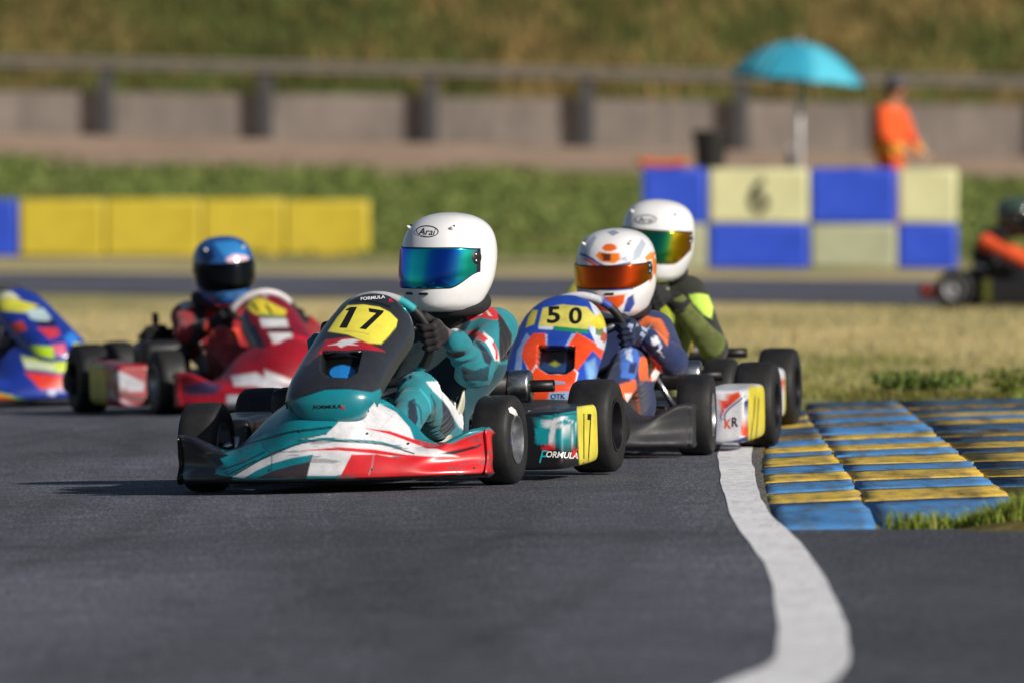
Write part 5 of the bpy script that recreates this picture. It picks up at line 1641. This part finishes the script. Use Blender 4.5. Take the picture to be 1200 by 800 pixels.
make_driver(K3, 'driver in a black and lime green suit with a white helmet behind kart 50', dict(
    head=h3, sc=(h3[0] - .03, .655, h3[2] - .19), el=(.345, .46, .28), seat_x=.08, gl=20), suit3,
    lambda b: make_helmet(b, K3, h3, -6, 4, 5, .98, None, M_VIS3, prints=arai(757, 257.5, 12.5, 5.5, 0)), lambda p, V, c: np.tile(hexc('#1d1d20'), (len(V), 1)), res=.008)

# ================================================================ red kart on the left, heading the other way
K4 = Place(-.937, 40.32, 16.5)
panel_r = layers('#820f24',
    ('p', '#d01c30', [(318, 400), (347, 392), (372, 400), (360, 440), (320, 438)]), ('p', '#2a1a26', [(286, 385), (300, 380), (316, 420), (312, 446), (290, 440)]), ('p', '#c9bfc6', [(252, 350), (266, 334), (287, 330), (310, 340), (314, 350), (304, 345), (288, 341), (270, 345), (258, 356)]),
    ('p', '#d6c43a', [(280, 356), (290, 348), (306, 349), (336, 364), (334, 370), (300, 369)]), ('l', '#2a2418', [(296, 356), (302, 364)], 3), ('l', '#2a2418', [(312, 358), (318, 367)], 3),
    ('l', '#2a8a5a', [(305, 369), (334, 373)], 2.5), ('p', '#d8d8de', [(304, 373), (336, 374), (338, 383), (307, 384)]), ('p', '#141014', [(314, 384), (343, 385), (342, 389), (316, 388)]),
    ('p', '#d8d8de', [(314, 390), (342, 390), (343, 402), (320, 402)]), ('p', '#d8b8c0', [(328, 410), (346, 410), (346, 418), (330, 418)]), ('p', '#c8a8b4', [(326, 426), (352, 424), (350, 432), (328, 433)]),
    ('p', '#3a3550', [(255, 370), (290, 368), (300, 400), (296, 440), (270, 425), (262, 395)]))
nose_r = layers('#971526', ('p', '#d8d8de', [(308, 432), (345, 446), (350, 454), (312, 444)]), ('p', '#c8c8d2', [(270, 440), (300, 436), (345, 458), (340, 462), (300, 452), (275, 452)]), ('p', '#a8a8b4', [(265, 462), (280, 462), (285, 476), (266, 476)]), ('p', '#3a2a50', [(215, 452), (240, 446), (262, 452), (250, 462), (220, 462)]))
def pod_r(p, V, sd):
    return layers('#8f1a26', ('p', '#a9a9b4', [(124, 444), (140, 434), (170, 448), (168, 458), (150, 458)]), ('l', '#1a1a22', [(126, 452), (150, 464), (175, 470)], 4), ('l', '#b0b0ba', [(128, 462), (148, 472), (160, 476)], 3),
        ('p', '#a8a428', [(96, 425), (122, 425), (126, 480), (100, 485)]))(p)
make_kart(K4, 'red kart heading towards the right behind the teal one', dict(nose=lambda p, V: nose_r(p), panel=lambda p, V: panel_r(p), pod=pod_r, podside=-1, front_rim=M_RIMS, psx=.94, pdz=-.095, wheel_dz=-.08,
    wheel_bands=[(40, 150, '#cfc8ce')]))
def suit_r(p, V, lab, J):
    c = layers('#8c1420', ('p', '#b8bcc8', [(205, 352), (222, 348), (232, 356), (214, 364)]), ('p', '#221a22', [(228, 356), (242, 358), (240, 395), (222, 412), (212, 416), (226, 390)]),
        ('p', '#d8442a', [(240, 380), (252, 378), (252, 396), (242, 396)]), ('p', '#d8442a', [(266, 386), (280, 384), (282, 400), (268, 404)]), ('p', '#b0b4c8', [(226, 420), (240, 416), (244, 436), (228, 440)]))(p)
    c[lab == 'boot'] = hexc('#202024'); c[lab == 'neck'] = hexc('#1b1b20')
    return c
helm_r = layers('#1d4c8c', ('p', '#2f78b8', [(250, 284), (276, 282), (290, 292), (286, 306), (262, 300)]), ('p', '#d6b8c8', [(264, 304), (274, 298), (290, 300), (294, 312), (276, 314)]), ('p', '#12244a', [(236, 298), (248, 290), (252, 302), (240, 312)]), ('p', '#3a70b0', [(232, 330), (262, 336), (292, 334), (286, 350), (240, 350)]))
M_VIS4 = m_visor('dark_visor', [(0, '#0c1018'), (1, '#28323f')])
h4 = K4.L(262, 316, .56)
make_driver(K4, 'driver in a dark red suit and blue helmet in the red kart', dict(head=h4, sc=(h4[0] - .01, .645, h4[2] - .185), seat_x=.02, wheel_dz=-.08), suit_r,
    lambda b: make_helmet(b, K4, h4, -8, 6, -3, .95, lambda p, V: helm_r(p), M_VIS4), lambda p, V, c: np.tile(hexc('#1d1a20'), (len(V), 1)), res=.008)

# ================================================================ blue kart cut by the left edge
K5 = Place(-2.03, 42.9, 30)
panel_b = layers('#1c3796', ('p', '#c9cdb0', [(-10, 340), (14, 342), (24, 350), (-10, 352)]), ('p', '#c9c846', [(-10, 352), (12, 349), (46, 358), (34, 367), (-10, 364)]), ('p', '#b8cfd6', [(30, 364), (50, 361), (60, 372), (56, 378), (36, 374)]),
    ('p', '#0f1226', [(42, 376), (64, 376), (66, 383), (46, 382)]), ('p', '#d03a4a', [(43, 384), (68, 384), (70, 393), (58, 398)]), ('p', '#c84438', [(12, 380), (26, 376), (32, 386), (18, 392)]),
    ('p', '#2f7fe0', [(74, 396), (84, 388), (94, 398), (82, 404)]), ('p', '#b8dc2c', [(34, 404), (62, 406), (64, 420), (40, 416)]), ('p', '#d86a8a', [(60, 404), (76, 402), (78, 414), (66, 416)]), ('p', '#d8e030', [(86, 402), (104, 402), (104, 420), (86, 424)]))
nose_b = layers('#1c3796', ('p', '#cfe04a', [(24, 416), (60, 424), (104, 412), (104, 424), (80, 437), (30, 431)]), ('p', '#d8e4c8', [(26, 420), (66, 428), (62, 434), (30, 430)]), ('p', '#d83a2c', [(28, 435), (78, 440), (78, 454), (48, 456)]), ('p', '#b8bce0', [(56, 456), (66, 456), (64, 464), (56, 462)]),
    ('p', '#d8641c', [(-40, 456), (14, 462), (22, 470), (-40, 474)]), ('l', '#6fae4a', [(0, 460), (20, 466), (40, 470)], 2.5))
make_kart(K5, 'blue, lime and red kart cut off by the left edge of the photo', dict(nose=lambda p, V: nose_b(p), panel=lambda p, V: panel_b(p), pod=lambda p, V, s: np.tile(hexc('#23409a'), (len(V), 1)), podside=-1, psx=1.0, pdz=-.06, wheel_dz=-.05, front_rim=M_RIMB))
h5 = (-.10, .58, .60)
make_driver(K5, 'driver in a blue suit sitting in the kart at the left edge', dict(head=h5, seat_x=.02, wheel_dz=-.05), lambda p, V, l, J: np.where((l == 'boot')[:, None], hexc('#202024'), hexc('#24367c')),
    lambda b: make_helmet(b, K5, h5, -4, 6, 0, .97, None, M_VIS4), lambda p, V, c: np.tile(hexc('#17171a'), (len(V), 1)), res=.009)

# ================================================================ black kart far behind on the right
K6 = Place(4.20, 73.3, 80)
make_kart(K6, 'black kart with orange trim far behind on the back road', dict(nose=lambda p, V: np.where((np.abs(V[:, 0:1]) > .40), hexc('#a8261c'), hexc('#1a1a1e')), panel=lambda p, V: np.where(V[:, 2:3] > .5, hexc('#c9a22a'), hexc('#1a1a1e')),
    pod=lambda p, V, s: np.where(V[:, 1:2] > .70, hexc('#5a5a22'), hexc('#1b1b20')), bumper_mat=plain('red_plastic', '#7a241e', .5), rear_rim=plain('white_rim', '#a8a8ae', .5), podside=-1, seat_mat=M_BLACK))
h6 = (.05, .60, .65)
def suit6(p, V, lab, J):
    c = np.tile(hexc('#16161a'), (len(V), 1))
    for k in ('upperl', 'shinr', 'upperr'): c[lab == k] = hexc('#e0501c')
    c[(lab == 'forel')] = hexc('#17171b'); c[(lab == 'thighr') & (V[:, 1] < .33)] = hexc('#e0501c'); c[(lab == 'thighr') & (V[:, 1] >= .33)] = hexc('#6a6c50')
    return c
make_driver(K6, 'driver in a black and orange suit in the distant black kart', dict(head=h6, sc=(.05, .80, .47), hw=.165, pel=[.03, .80, .15]), suit6,
    lambda b: make_helmet(b, K6, h6, 0, 6, 0, .97, lambda p, V: np.where(V[:, 2:3] > .70, hexc('#3a4a44'), hexc('#1b1b20')), M_VIS4), lambda p, V, c: np.tile(hexc('#b09a86'), (len(V), 1)), res=.010)
